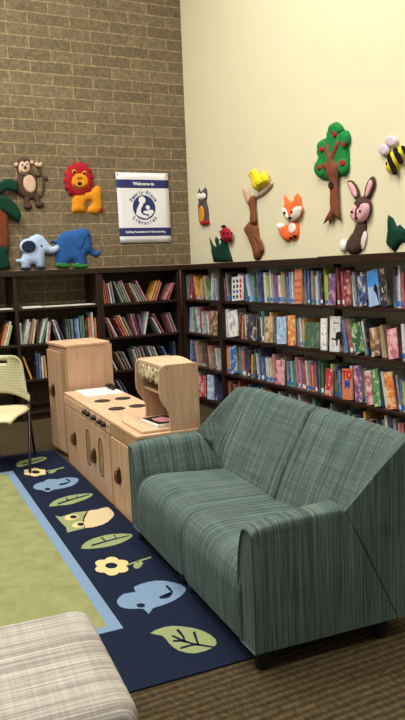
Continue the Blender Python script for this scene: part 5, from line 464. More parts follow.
def loft(bm,secs,cap=True):
    R=[[bm.verts.new(p) for p in s] for s in secs]; n=len(R[0])
    for A,B in zip(R,R[1:]):
        for i in range(n): bm.faces.new([A[i],A[(i+1)%n],B[(i+1)%n],B[i]])
    if cap: bm.faces.new(R[0]); bm.faces.new(R[-1][::-1])
def tube(bm,pts,r,n=10):
    pts=[Vector(p) for p in pts]; rings=[]
    for i,p in enumerate(pts):
        d=(pts[min(i+1,len(pts)-1)]-pts[max(i-1,0)]).normalized()
        a=d.cross(Vector((0,0,1)) if abs(d.z)<.9 else Vector((1,0,0))).normalized(); b=d.cross(a)
        rings.append([p+(a*math.cos(t)+b*math.sin(t))*r for t in [2*math.pi*k/n for k in range(n)]])
    loft(bm,rings)
def cyl(bm,c,r,h,axis=(0,0,1),n=20,r2=None):
    c=Vector(c); ax=Vector(axis).normalized(); r2=r if r2 is None else r2
    a=ax.cross(Vector((0,0,1)) if abs(ax.z)<.9 else Vector((1,0,0))).normalized(); b=ax.cross(a)
    T=[2*math.pi*k/n for k in range(n)]
    loft(bm,[[c+(a*math.cos(t)+b*math.sin(t))*r for t in T],[c+ax*h+(a*math.cos(t)+b*math.sin(t))*r2 for t in T]])
def inside(p,poly):
    x,y=p; r=False; j=len(poly)-1
    for i in range(len(poly)):
        xi,yi=poly[i]; xj,yj=poly[j]
        if (yi>y)!=(yj>y) and x<(xj-xi)*(y-yi)/(yj-yi)+xi: r=not r
        j=i
    return r
def bdist(p,poly):
    d=1e9; px,py=p
    for i in range(len(poly)):
        ax,ay=poly[i-1]; bx,by=poly[i]; dx,dy=bx-ax,by-ay; l=dx*dx+dy*dy
        t=max(0,min(1,((px-ax)*dx+(py-ay)*dy)/l)) if l else 0
        d=min(d,math.hypot(px-ax-t*dx,py-ay-t*dy))
    return d
def surf(layers,x,z):
    b=-1
    for poly,off,h,R in layers:
        if inside((x,z),poly):
            d=bdist((x,z),poly); t=min(1,d/R); b=max(b,off+h*math.sqrt(max(0,1-(1-t)**2)))
    return b
def puff(bm,poly,off,h,mi=0,under=None):
    """a stuffed felt shape: flat back at depth off, rounded front; local x, z in the wall, -y towards the room"""
    q=[]
    for p in poly:
        if not q or math.hypot(p[0]-q[-1][0],p[1]-q[-1][1])>.0015: q.append(p)
    poly=q
    xs=[p[0] for p in poly]; zs=[p[1] for p in poly]
    W=min(max(xs)-min(xs),max(zs)-min(zs)); st=max(W/9,.006)
    pts=[Vector(p) for p in poly]; n=len(pts); row=0; z=min(zs)+st*.5
    inn=[]
    while z<max(zs):
        x=min(xs)+st*(.5 if row%2 else .25)
        while x<max(xs):
            if inside((x,z),poly):
                d=bdist((x,z),poly)
                if d>st*.35: inn.append((x,z,d))
            x+=st
        z+=st*.87; row+=1
    R=max([d for _,_,d in inn]+[.004])
    R=min(R,max(h*1.3,.012))
    verts,edges,faces,ov,oe,of=delaunay_2d_cdt(pts+[Vector((a,b)) for a,b,_ in inn],[(i,(i+1)%n) for i in range(n)],[],1,1e-5)
    F=[]
    for v in verts:
        d=bdist(v,poly)
        t=min(1,d/R) if d>1e-4 else 0
        F.append(h*math.sqrt(max(0,1-(1-t)**2)))
    base=[max(off,surf(under,v.x,v.y)+.001) if under else off for v in verts]
    a=[bm.verts.new((v.x,-bb-hh-.001,v.y)) for v,hh,bb in zip(verts,F,base)]
    b=[bm.verts.new((v.x,-off,v.y)) for v in verts]
    ec={}
    for f in faces:
        f=list(f)
        if len(f)<3: continue
        bm.faces.new([a[i] for i in f]).material_index=mi; bm.faces.new([b[i] for i in f[::-1]]).material_index=mi
        for i in range(len(f)):
            k=(f[i],f[(i+1)%len(f)]); ec[k]=ec.get(k,0)+1
    for (i,j) in list(ec):
        if (j,i) not in ec:
            try: bm.faces.new([a[j],a[i],b[i],b[j]]).material_index=mi
            except ValueError: pass
    return (poly,off,h,R)
def text_bm(s,size,fn,spacing=1.0,bold=0,align='CENTER'):
    cu=bpy.data.curves.new('t','FONT'); cu.body=s; cu.size=size; cu.align_x=align; cu.align_y='CENTER'; cu.extrude=.0006; cu.space_character=spacing; cu.offset=bold; cu.resolution_u=4
    o=bpy.data.objects.new('t',cu); COL.objects.link(o)
    dg=bpy.context.evaluated_depsgraph_get(); me=bpy.data.meshes.new_from_object(o.evaluated_get(dg))
    bpy.data.objects.remove(o); bm=bmesh.new(); bm.from_mesh(me); bpy.data.meshes.remove(me)
    for v in bm.verts: v.co=fn(v.co)
    return bm
def join(bm,other):
    me=bpy.data.meshes.new('j'); other.to_mesh(me); other.free(); bm.from_mesh(me); bpy.data.meshes.remove(me)

# ------------------------------------------------------------------ materials
def brick_mat():
    m,nt,b=nodes('brick',.9,.15)
    co=objco(nt); sx=nt.nodes.new('ShaderNodeSeparateXYZ'); nt.links.new(co,sx.inputs[0])
    cb=nt.nodes.new('ShaderNodeCombineXYZ'); nt.links.new(sx.outputs['X'],cb.inputs['X']); nt.links.new(sx.outputs['Z'],cb.inputs['Y'])
    nz=nt.nodes.new('ShaderNodeTexNoise'); nz.inputs['Scale'].default_value=7; nt.links.new(co,nz.inputs['Vector'])
    ad=nt.nodes.new('ShaderNodeMix'); ad.data_type='VECTOR'; ad.inputs[0].default_value=.012
    nt.links.new(cb.outputs[0],ad.inputs[4]); nt.links.new(nz.outputs['Color'],ad.inputs[5])
    br=nt.nodes.new('ShaderNodeTexBrick'); nt.links.new(ad.outputs[1],br.inputs['Vector'])
    for k,v in {'Scale':1,'Mortar Size':.0065,'Mortar Smooth':.35,'Bias':0,'Brick Width':BRW,'Row Height':BRH}.items(): br.inputs[k].default_value=v
    br.inputs['Color1'].default_value=lin('#8b7d66'); br.inputs['Color2'].default_value=lin('#9a8b72'); br.inputs['Mortar'].default_value=lin('#c2b08c')
    f1=noise(nt,co,38,6,.75); f2=noise(nt,co,6,3,.6)
    c=mix(nt,br.outputs['Color'],ramp(nt,f1,[(.32,'#3a3428'),(.5,'#80807c'),(.7,'#d6cdb8')]),.6,'OVERLAY')
    c=mix(nt,c,ramp(nt,f2,[(.3,'#6e6a60'),(.7,'#98928a')]),.35,'OVERLAY')
    nt.links.new(c,b.inputs['Base Color'])
    mt=nt.nodes.new('ShaderNodeMath'); mt.operation='MULTIPLY_ADD'; nt.links.new(f1,mt.inputs[0]); mt.inputs[1].default_value=.6
    iv=nt.nodes.new('ShaderNodeMath'); iv.operation='SUBTRACT'; iv.inputs[0].default_value=1; nt.links.new(br.outputs['Fac'],iv.inputs[1])
    nt.links.new(iv.outputs[0],mt.inputs[2]); bump(nt,b,mt.outputs[0],.55,.012)
BRW,BRH=.44,.118
brick_mat()
plain('wall_paint','#d8d1b2',.75,.015,4,.2,.03)
plain('ceiling_paint','#d8d6cc',.9,.03,8)
def carpet_mat():
    m,nt,b=nodes('carpet',.95,.1); co=objco(nt)
    w=nt.nodes.new('ShaderNodeTexWave'); w.bands_direction='Y'; w.inputs['Scale'].default_value=9; w.inputs['Distortion'].default_value=1.6; w.inputs['Detail'].default_value=2; w.inputs['Detail Scale'].default_value=2.2
    nt.links.new(scaled(nt,co,(.5,1,1)),w.inputs['Vector'])
    n1=noise(nt,scaled(nt,co,(13,6,1)),4,4,.75); n3=noise(nt,co,120,2,.8)
    c=ramp(nt,w.outputs['Fac'],[(.15,'#4c4231'),(.5,'#584c39'),(.85,'#665a44')])
    c=mix(nt,c,ramp(nt,n1,[(.35,'#45423c'),(.65,'#b4b0a2')]),.65,'OVERLAY')
    c=mix(nt,c,ramp(nt,n3,[(.3,'#4c4840'),(.7,'#a8a498')]),.5,'OVERLAY')
    nt.links.new(c,b.inputs['Base Color']); bump(nt,b,n3,.4,.004)
carpet_mat()
def darkwood():
    m,nt,b=nodes('dark_wood',.42,.4); co=objco(nt)
    f=noise(nt,scaled(nt,co,(3,3,30)),3,4,.6)
    nt.links.new(ramp(nt,f,[(.3,'#21150f'),(.7,'#321f17')]),b.inputs['Base Color'])
darkwood()
def birch(name,a,c,sc):
    m,nt,b=nodes(name,.45,.35); co=objco(nt)
    f=noise(nt,scaled(nt,co,sc),2.2,5,.62); g=noise(nt,co,1.7,2)
    k=mix(nt,ramp(nt,f,[(.3,a),(.72,c)]),ramp(nt,g,[(.3,'#777470'),(.7,'#8c8a86')]),.5,'OVERLAY')
    nt.links.new(k,b.inputs['Base Color'])
birch('birch','#c3a583','#dbc3a3',(16,16,1.6)); birch('birch_top','#cdb391','#e0caac',(16,1.6,16)); birch('birch_edge','#b0906c','#cbaa84',(14,14,1.6))
plain('handle_wood','#6e4a2e',.45,.25,40); plain('handle_gap','#35210f',.7,.1); plain('oven_inside','#9a7d5c',.3,.15,12,.5); plain('black_knob','#2a1d18',.45,.1); plain('burner','#2b2724',.6,.15)
plain('white_enamel','#eeeeea',.25,.02,10,.5)
def fabric(name,axis,base,stops,cross=True,sc=1.0,k=.5,warp=0):
    m,nt,b=nodes(name,.92,.15); co=objco(nt)
    s=[.35,.35,.35]; s[axis]=44*sc
    c=ramp(nt,noise(nt,scaled(nt,co,tuple(s)),1,3,.75),stops)
    s2=[1,1,1]; s2[axis]=120*sc
    c=mix(nt,c,ramp(nt,noise(nt,scaled(nt,co,tuple(s2)),1,2,.6),[(.35,'#5c5c5c'),(.65,'#a2a2a2')]),k,'OVERLAY')
    if cross:
        for ax in range(3):
            if ax==axis: continue
            s3=[2.5,2.5,2.5]; s3[ax]=150*sc
            c=mix(nt,c,ramp(nt,noise(nt,scaled(nt,co,tuple(s3)),1,2,.6),[(.34,'#5c5c5c'),(.66,'#a6a6a6')]),.32,'OVERLAY')
    w=noise(nt,co,420,2,.8); c=mix(nt,c,ramp(nt,w,[(.3,'#6a6a6a'),(.7,'#969696')]),.3,'OVERLAY')
    nt.links.new(c,b.inputs['Base Color']); bump(nt,b,w,.25,.002)
TEAL=[(.30,'#3d4d4c'),(.36,'#6f8786'),(.42,'#839d9b'),(.46,'#44534f'),(.49,'#7b9593'),(.55,'#87968c'),(.58,'#4b5a55'),(.62,'#86a2a0'),(.70,'#a3b3a8'),(.74,'#52615c'),(.8,'#7f9895')]
fabric('sofa_lengthwise',1,'',TEAL); fabric('sofa_depthwise',0,'',TEAL)
CREAM=[(.30,'#a29b92'),(.40,'#c9c6c0'),(.5,'#d6d4cf'),(.56,'#b6aea6'),(.62,'#d8d5d0'),(.74,'#aca49a')]
fabric('ottoman_fabric',1,'',CREAM,True,.75,.4)
plain('sofa_seam','#2f3a38',.9); plain('black_plastic','#17171a',.45,.1); plain('black_metal','#15151a',.35,.1,20,.5)
plain('rug_navy','#151d31',.95,.22,120,.1,.3); plain('rug_green','#7e8258',.95,.16,9,.1,.2); plain('rug_sky','#6c849e',.95,.12,90,.1,.2); plain('rug_leaf','#828c62',.95,.1,90,.1,.2); plain('rug_yellow','#c2b27e',.95,.1,90,.1,.2); plain('rug_tan','#b9a886',.95,.1,90,.1,.2)
for k,h in dict(fur_brown='#4d3a31',felt_tan='#c9a892',felt_black='#17141a',felt_orange='#d98d20',felt_red='#a21f2a',felt_crimson='#9c1f31',felt_pale_blue='#a9bede',felt_navy='#232a45',felt_blue='#2b5896',felt_green='#2f7a3f',felt_rust='#713a26',felt_dark_green='#103629',felt_grey='#4b474b',felt_white='#e8e0d8',felt_brown='#77482f',felt_yellow='#e3cd2a',felt_fox='#ea6a33',felt_leaf='#1f7a3d',felt_trunk='#7a4632',felt_dark_brown='#35201a',felt_pink='#dba4ab',felt_lilac='#c9bccb').items(): plain(k,h,.9,.13,45,.15,.35)
plain('banner_vinyl','#e4e4e8',.45,.03,5); plain('banner_navy','#2b2f69',.5,.05,8); plain('pin_metal','#8a8a8a',.4,.1)
plain('paper','#dcdcd4',.8,.03); plain('page_block','#d9d2bd',.85,.12,120); plain('sticker_white','#e6e6e6',.6,.05); plain('sticker_blue','#2f6db0',.6,.08)
plain('book_red','#b8232b',.5,.05); plain('book_black','#17171a',.5,.05); plain('book_sky','#3d86cf',.5,.3,14); plain('book_navy','#2646a0',.5,.05); plain('book_spot','#6b3a17',.6,.1)
BC=dict(white='#dcdad6',cream='#d9cbab',black='#26242a',navy='#27345f',blue='#3c68a8',pale_blue='#95b4d6',teal='#3f8088',green='#4c8a55',dark_green='#285a3e',lime='#b9c452',yellow='#dcb63c',orange='#cf7638',red='#b03038',pink='#d19aa0',purple='#6d4a78',lavender='#a79abb',brown='#6a4c3a',grey='#8f9296',tan='#b39875',maroon='#75303a')
BACC=dict(white='#8fa3bd',cream='#b0704f',black='#5a5560',navy='#6d82b8',blue='#cfd6de',pale_blue='#e8eef2',teal='#c9d6c8',green='#d8d28c',dark_green='#8fae6f',lime='#5a8a4a',yellow='#b5502f',orange='#e8d39a',red='#e0b8a8',pink='#a8485a',purple='#c88aa8',lavender='#5a6a9a',brown='#b38a5a',grey='#d9d9d6',tan='#7a5a3f',maroon='#c98a7a')
for k in BC:
    m,nt,b=nodes('cover_'+k,.38,.4); co=objco(nt); oi=nt.nodes.new('ShaderNodeObjectInfo')
    va=nt.nodes.new('ShaderNodeVectorMath'); va.operation='MULTIPLY_ADD'; nt.links.new(oi.outputs['Random'],va.inputs[0]); va.inputs[1].default_value=(37,53,71); nt.links.new(scaled(nt,co,(9,1,.5)),va.inputs[2])
    f=noise(nt,va.outputs[0],26,2,.5); g=noise(nt,va.outputs[0],9,2,.5)
    basec=tuple(min(.82,q*1.15+.008) for q in lin(BC[k])[:3])+(1,); c=mix(nt,basec,BACC[k],ramp(nt,f,[(.5,'#000000'),(.62,'#b0b0b0')])); c=mix(nt,c,'#9c9c9e',.12); t2=noise(nt,scaled(nt,va.outputs[0],(1.5,1,14)),3,1,.5); c=mix(nt,c,'#d8d6d0' if k not in ('white','cream','pale_blue') else '#8a8f9c',ramp(nt,t2,[(.58,'#000000'),(.64,'#909090')]))
    c=mix(nt,c,ramp(nt,g,[(.3,'#707070'),(.7,'#909090')]),.5,'OVERLAY')
    nt.links.new(c,b.inputs['Base Color'])
for k in BC:
    m,nt,b=nodes('art_'+k,.35,.4); co=objco(nt); oi=nt.nodes.new('ShaderNodeObjectInfo')
    va=nt.nodes.new('ShaderNodeVectorMath'); va.operation='MULTIPLY_ADD'; nt.links.new(oi.outputs['Random'],va.inputs[0]); va.inputs[1].default_value=(41,29,67); nt.links.new(co,va.inputs[2])
    f=noise(nt,va.outputs[0],15,2,.55); g=noise(nt,scaled(nt,va.outputs[0],(1,1,1),(9,4,2)),24,1,.5)
    basec=tuple(min(.82,q*1.15+.008) for q in lin(BC[k])[:3])+(1,)
    c=mix(nt,basec,BACC[k],ramp(nt,f,[(.54,'#000000'),(.58,'#e0e0e0')]))
    c=mix(nt,c,'#e4dcc8' if k not in ('white','cream','pale_blue') else '#9c4a44',ramp(nt,g,[(.60,'#000000'),(.63,'#c0c0c0')]))
    c=mix(nt,c,'#2a2630',ramp(nt,g,[(.35,'#b0b0b0'),(.38,'#000000')]))
    nt.links.new(c,b.inputs['Base Color'])
def chair_mat():
    m,nt,b=nodes('chair_plastic',.45,.35); co=objco(nt)
    v=nt.nodes.new('ShaderNodeTexVoronoi'); v.inputs['Scale'].default_value=1; v.inputs['Randomness'].default_value=0
    nt.links.new(scaled(nt,co,(78,5,78)),v.inputs['Vector'])
    nt.links.new(ramp(nt,v.outputs['Distance'],[(.28,'#747152'),(.42,'#c2bd96')]),b.inputs['Base Color']); bump(nt,b,v.outputs['Distance'],.3,.003)
chair_mat(); plain('chair_plain','#c2bd98',.45,.03)
def curtain():
    m,nt,b=nodes('curtain_cloth',.9,.1); co=objco(nt)
    v=nt.nodes.new('ShaderNodeTexVoronoi'); v.inputs['Scale'].default_value=26; nt.links.new(co,v.inputs['Vector'])
    f=noise(nt,co,24,2)
    c=ramp(nt,v.outputs['Distance'],[(.40,'#26241f'),(.50,'#cdbf9c')]); c=mix(nt,c,ramp(nt,f,[(.52,'#d9cbaa'),(.56,'#a8824a'),(.66,'#b79a5a')],'CONSTANT'),.5)
    nt.links.new(c,b.inputs['Base Color'])
curtain()
m,nt,b=nodes('lamp_diffuser',.5); b.inputs['Emission Color'].default_value=(1,.95,.86,1); b.inputs['Emission Strength'].default_value=3; b.inputs['Base Color'].default_value=(.9,.9,.9,1)
plain('lamp_housing','#d0d0cc',.5,.03)

# ------------------------------------------------------------------ setting
XW,YW,XF,YF=3.75,7.75,3.43,7.36
CEIL=6.2
def struct(name,bm,mat): o=obj(name,bm,mat); o['kind']='structure'; return o
struct('floor',BX(-5,XW+.2,-4,YW+.2,-.1,0),'carpet')
struct('wall_back',BX(-5,XW,YW,YW+.2,0,CEIL),'brick')
struct('wall_right',BX(XW,XW+.2,-4,YW+.2,0,CEIL),'wall_paint')
struct('ceiling',BX(-5,XW+.2,-4,YW+.2,CEIL,CEIL+.1),'ceiling_paint')

# ------------------------------------------------------------------ bookcases
TOP=1.535; ZS=[1.155,.79,.425,.09]
def bookcase(label,loc,rz,w,d,uprights,extra_front=0,rear_posts=(),filler=None,back=False):
    """local x along the front, y into the case, front at y=0"""
    t=empty('bookcase',loc,rz,label,'bookcase')
    if rear_posts:
        obj('top_board',BX(0,1.71,-.012,d-.004,TOP-.055,TOP),'dark_wood',t,bev=.003); obj('top_board',BX(1.7105,w,-.022,d-.004,TOP-.058,TOP+.006),'dark_wood',t,bev=.003)
    else: obj('top_board',BX(0,w,-.012,d-.004,TOP-.055,TOP),'dark_wood',t,bev=.003)
    for a,b_ in uprights: obj('upright',BX(a,b_,0,d-.006,0,TOP-.055),'dark_wood',t,bev=.002)
    for a in rear_posts: obj('upright',BX(a-.02,a+.02,d-.05,d-.006,.0,TOP-.055),'dark_wood',t)
    if back: obj('back_panel',BX(.0405,w-.0365,d-.03,d-.008,0,TOP-.055),'dark_wood',t)
    if filler: obj('filler_strip',BX(filler[0],filler[1],0,.02,0,TOP-.055),'dark_wood',t)
    xs=[u for u in uprights]
    for i,z in enumerate(ZS):
        for (a0,a1),(b0,b1) in zip(xs,xs[1:]):
            dd=d-.006-(.05 if rear_posts else .026 if back else 0)
            obj('shelf',BX(a1+.0005,b0-.0005,.004,dd,z-.024,z),'dark_wood',t,bev=.002)
    for (a0,a1),(b0,b1) in zip(xs,xs[1:]):
        obj('kick_plate',BX(a1+.0005,b0-.0005,.03,.05,0,ZS[3]-.0245),'dark_wood',t)
    return t
dB=YW-YF; dR=XW-XF
bookcase('dark wood bookcase against the brick wall, two bays, its top shelves nearly empty',(-.30,YF,0),0,2.775,dB,[(0,.035),(.90,.935),(1.875,1.91),(2.74,2.775)])
bookcase('dark wood bookcase against the brick wall nearest the corner, full of leaning books',(2.476,YF,0),0,XF-.014-2.476,dB,[(0,.04),(.905,.940)],back=True)
R90=-math.pi/2
bookcase('dark wood corner bookcase section under the owl and ladybug on the cream wall',(XF,YF,0),R90,.90,dR,[(.03,.05),(.885,.90)],filler=(0,.03))
bookcase('long dark wood bookcase below the cream wall, packed with picture books',(XF,6.459,0),R90,3.45,dR,[(0,.018),(3.41,3.45)],rear_posts=(1.55,))
# loose paper on the near-empty top shelf
for x0,x1,lab in ((1.66,1.86,'short white paper sheet lying on the bare shelf under the pale elephant'),(1.88,2.42,'long pale paper sheet lying on the bare shelf under the blue elephant'),(1.15,1.56,'white paper sheet lying on the shelf at the far left edge')):
    o=obj('paper_sheet',BX(x0,x1,YF+.006,YF+.21,ZS[0]+.001,ZS[0]+(.016 if x0==1.66 else .009)),'paper'); o['label']=lab; o['category']='paper'

# ------------------------------------------------------------------ books
def put_cover(bm,x0,x1,d,h,bt):
    box(bm,x0,x0+bt,0,d,0,h); box(bm,x1-bt,x1,0,d,0,h); box(bm,x0+bt,x1-bt,0,bt,0,h)
GR={'R0':'picture books on the top shelf of the cream wall bookcases','R1':'picture books on the second shelf of the cream wall bookcases','R2':'picture books on the third shelf of the cream wall bookcases','R3':'picture books on the bottom shelf of the cream wall bookcases','B0':'books on the brick wall bookcases, top shelf','B1':'books on the brick wall bookcases, second shelf','B2':'books on the brick wall bookcases, third shelf','B3':'books on the brick wall bookcases, bottom shelf'}
def shelf_xf(k,s,depth):
    z=ZS[int(k[1])]+.0008
    return ((XF+depth,-s,z),R90) if k[0]=='R' else ((s,YF+depth,z),0)
def V(x,y,z): return Vector((x,y,z))
for bi,(k,face,s,t,w,h,lean,c,feat,lab) in enumerate(BOOKS):
    th=math.radians(lean); rnd=random.Random(bi*7+1)
    if not face:
        b=s if lean>=0 else s+t/math.cos(th)
        dep=.048+rnd.uniform(-.006,.008)
        loc,rz=shelf_xf(k,b,dep)
        e=empty('picture_book',loc,0,lab,'book',GR[k[:2]]); e.rotation_mode='ZYX' if False else 'XYZ'; e.rotation_euler=(0,-th,rz)
        x0,x1=(0,t) if lean>=0 else (-t,0); bt=min(.0025,t*.22)
        bm=bmesh.new(); put_cover(bm,x0,x1,w,h,bt); obj('cover',bm,'cover_'+c,e)
        obj('pages',BX(x0+bt+.0001,x1-bt-.0001,bt+.0003,w-.004,.003,h-.003),'page_block',e)
        if k[0]=='R' and t>.012 and rnd.random()<.75:
            obj('spine_label',BX(x0+.001,x1-.001,-.0008,.0002,.012,.012+rnd.uniform(.022,.04)),rnd.choice(['sticker_white','sticker_blue','sticker_blue']),e)
    else:
        loc,rz=shelf_xf(k,s,.016)
        e=empty('picture_book',loc,0,lab,'book',GR[k[:2]])
        # face-out: cover towards the room, leaning back a little and tipped sideways
        e.rotation_euler=(Matrix.Rotation(rz,3,'Z')@Matrix.Rotation(math.radians(-4),3,'X')@Matrix.Rotation(-th,3,'Y')).to_euler()
        lift=(w/2)*abs(math.sin(th))
        e.location.z+=lift+.0015
        bm=bmesh.new(); put=.0022
        box(bm,-w/2,w/2,0,put,0,h); box(bm,-w/2,w/2,.010,.012,0,h); box(bm,-w/2,-w/2+put,put,.010,0,h)
        obj('cover',bm,('cover_' if feat else 'art_')+c,e)
        obj('pages',BX(-w/2+put+.0003,w/2-.004,put+.0002,.0098,.003,h-.003),'page_block',e)
        f0=lambda co,y=-.0012:V(co.x,y-co.z,co.y)
        if feat=='pictures':
            for r in range(4):
                for q in range(3):
                    bm=bmesh.new(); px=-w*.3+q*w*.3; pz=h*.16+r*h*.22
                    pts=[(px+.018*math.cos(a)*(1+.35*math.sin(3*a+r)),pz+.02*math.sin(a)*(1+.3*math.cos(2*a+q))) for a in [2*math.pi*i/12 for i in range(12)]]
                    extrude_poly(bm,pts,lambda p:(p[0],-.0012,p[1]),lambda p:(p[0],.0002,p[1])); obj('cover_picture',bm,['book_black','book_navy','book_red'][0 if q<2 and r!=1 else 2 if q==2 else 1],e)
        if feat=='dog':
            bm=bmesh.new(); pts=[(.01,.10),(.02,.15),(.05,.16),(.075,.155),(.09,.17),(.085,.135),(.08,.06),(.065,.06),(.062,.095),(.04,.1),(.04,.05),(.022,.05),(.02,.09),(-.035,.095),(-.035,.11)]
            extrude_poly(bm,pts,lambda p:(p[0],-.0012,p[1]),lambda p:(p[0],.0002,p[1])); obj('cover_picture',bm,'book_black',e)
            bm=bmesh.new(); box(bm,-.02,.05,-.0012,.0002,h-.055,h-.048); obj('cover_picture',bm,'book_black',e)
        if feat=='tom':
            obj('cover_letters',text_bm('TO',.085,lambda co:f0(co)+V(0,0,h*.80),1,.004),'book_red',e); obj('cover_letters',text_bm('M',.085,lambda co:f0(co)+V(0,0,h*.50),1,.004),'book_navy',e)
        if feat=='letters':
            for i,ch in enumerate('ES'): obj('cover_letters',text_bm(ch,.07,lambda co:f0(co)+V(0,0,h*(.84-.24*i)),1,.003),'sticker_white',e)
        if feat=='spots':
            for q in range(12):
                bm=bmesh.new(); px=(-.3+.3*(q%3))*w; pz=h*(.1+.19*(q//3)); bm2=[(px+.008*math.cos(a),pz+.011*math.sin(a)) for a in [2*math.pi*i/6+q for i in range(6)]]
                extrude_poly(bm,bm2,lambda p:(p[0],-.0012,p[1]),lambda p:(p[0],.0002,p[1])); obj('cover_picture',bm,'book_spot',e)
        if feat=='sky':
            obj('cover_picture',BX(-w*.46,w*.46,-.0012,.0002,h*.55,h*.97),'book_sky',e)
            bm=bmesh.new(); extrude_poly(bm,[(w*.05,h*.45),(w*.2,h*.62),(w*.46,h*.5),(w*.46,h*.05),(w*.3,h*.3)],lambda p:(p[0],-.002,p[1]),lambda p:(p[0],.0002,p[1])); obj('cover_picture',bm,'book_black',e)

# ------------------------------------------------------------------ plush wall toys
OVER={'face','eye','nose','mouth','belly','inner_ear','cheek','chest','stripe','spot','apple','pupil','beak','knot_hole'}
def centroid(p): return (sum(a for a,_ in p)/len(p),sum(b for _,b in p)/len(p))
for name,lab,cat,plane,cx,cz,parts in TOYS:
    if cz<TOP+.02: cz=TOP+.0075
    fwd={'small pale blue plush':.035,'plush palm tree with ':.03,'bright yellow plush b':.045,'red plush ladybug wit':.028}.get(lab[:21],0)
    loc,rz=((cx,YW,cz),0) if plane=='B' else ((XW,-cx+0,cz),R90)
    if fwd: loc=(loc[0],loc[1]-fwd,loc[2]) if plane=='B' else (loc[0]-fwd,loc[1],loc[2])
    e=empty(name,loc,rz,lab,cat,'plush animals and plants on the walls'); made=[]
    layers=[]
    for pn,mat,pl,par,polys in parts:
        bm=bmesh.new(); new=[]
        ov=pn in OVER or (pn=='trunk' and 'apple' in name)
        for poly,off,pf in polys:
            if ov: new.append(puff(bm,poly,off,min(pf,.010) if pn!='trunk' else .02,0,layers))
            else: new.append(puff(bm,poly,off,pf))
        if ov and pn not in ('trunk','face','cheek'): new=[]
        elif ov: new=[(q[0],surf(layers,*centroid(q[0])),q[2]+.006,q[3]) for q in new]
        layers+=new
        made.append(obj(pn,bm,mat,made[par] if par is not None else e,smooth=True,label=pl))

# ------------------------------------------------------------------ welcome banner on the brick
bx=3.185; bz=1.805
B=empty('welcome_banner',(bx,YW-.011,bz),0,'white vinyl welcome banner with navy bands and round logo pinned to brick','banner')
bw,bh=.315,.775
def bshape(x,z): return V(x+.010*(1-z/bh)-.005,-.004-.006*math.sin(z*9)*math.cos(x*6),z)
def sheet(bm,x0,x1,z0,z1,yo,nx=10,nz=14,th=.0012):
    g=[[bm.verts.new(bshape(x0+(x1-x0)*i/nx,z0+(z1-z0)*j/nz)+V(0,yo,0)) for i in range(nx+1)] for j in range(nz+1)]
    g2=[[bm.verts.new(v.co+V(0,th,0)) for v in r] for r in g]
    for j in range(nz):
        for i in range(nx):
            bm.faces.new([g[j][i],g[j][i+1],g[j+1][i+1],g[j+1][i]]); bm.faces.new([g2[j][i],g2[j+1][i],g2[j+1][i+1],g2[j][i+1]])
    for i in range(nx): bm.faces.new([g[0][i],g2[0][i],g2[0][i+1],g[0][i+1]]); bm.faces.new([g[nz][i],g[nz][i+1],g2[nz][i+1],g2[nz][i]])
    for j in range(nz): bm.faces.new([g[j][0],g[j+1][0],g2[j+1][0],g2[j][0]]); bm.faces.new([g[j][nx],g2[j][nx],g2[j+1][nx],g[j+1][nx]])
bm=bmesh.new(); sheet(bm,-bw,bw,0,bh,0); obj('sheet',bm,'banner_vinyl',B,smooth=True)
bm=bmesh.new(); sheet(bm,-bw,bw,.608,.70,-.0016); obj('band',bm,'banner_navy',B,smooth=True)
bm=bmesh.new(); sheet(bm,-bw,bw,.075,.167,-.0016); obj('band',bm,'banner_navy',B,smooth=True)
def on(co,dx,dz,yo=-.003): p=bshape(co.x+dx,co.y+dz); return p+V(0,yo-co.z,0)
obj('lettering',text_bm('Welcome to',.050,lambda co:on(co,.01,.654),1.0,.0015),'banner_vinyl',B)
obj('lettering',text_bm('Building Foundations for Early Learning',.0305,lambda co:on(co,.0,.121),1.0,.0009),'banner_vinyl',B)
lx,lz=0.0,.392; rx,rz_=.137,.137
bm=bmesh.new(); pts=[(lx+rx*math.cos(2*math.pi*i/40),lz+rz_*math.sin(2*math.pi*i/40)) for i in range(40)]
extrude_poly(bm,pts,lambda p:bshape(*p)+V(0,-.002,0),lambda p:bshape(*p)+V(0,-.0012,0)); LG=obj('logo',bm,'banner_navy',B)
def white(pts,yo=-.0035,mat='banner_vinyl',nm='logo_figure'):
    bm=bmesh.new(); extrude_poly(bm,pts,lambda p:bshape(*p)+V(0,yo,0),lambda p:bshape(*p)+V(0,-.0015,0)); obj(nm,bm,mat,LG)
def circ(cx,cz,r,n=20): return [(cx+r*math.cos(2*math.pi*i/n),cz+r*math.sin(2*math.pi*i/n)) for i in range(n)]
white(circ(lx-.02,lz+.082,.042))                                   # parent's head
white([(lx-.055,lz+.045),(lx-.09,lz-.02),(lx-.105,lz-.075),(lx-.06,lz-.105),(lx,lz-.122),(lx+.045,lz-.118),(lx+.03,lz-.09),(lx-.02,lz-.08),(lx-.045,lz-.05),(lx-.04,lz-.01),(lx-.01,lz+.03),(lx-.02,lz+.045)])
white(circ(lx+.043,lz+.002,.025))                                  # child's head
white([(lx+.068,lz-.022),(lx+.108,lz-.03),(lx+.112,lz-.055),(lx+.085,lz-.085),(lx+.045,lz-.112),(lx+.05,lz-.075),(lx+.005,lz-.07),(lx-.02,lz-.05),(lx+.0,lz-.035),(lx+.04,lz-.035)])
def arc(s,r,a0,a1,size,flip):
    n=len(s)
    for i,ch in enumerate(s):
        if ch==' ': continue
        a=math.radians(a0+(a1-a0)*i/(n-1)); rot=a-math.pi/2 if not flip else a+math.pi/2
        yield ch,lx+r*math.cos(a),lz+r*math.sin(a),rot
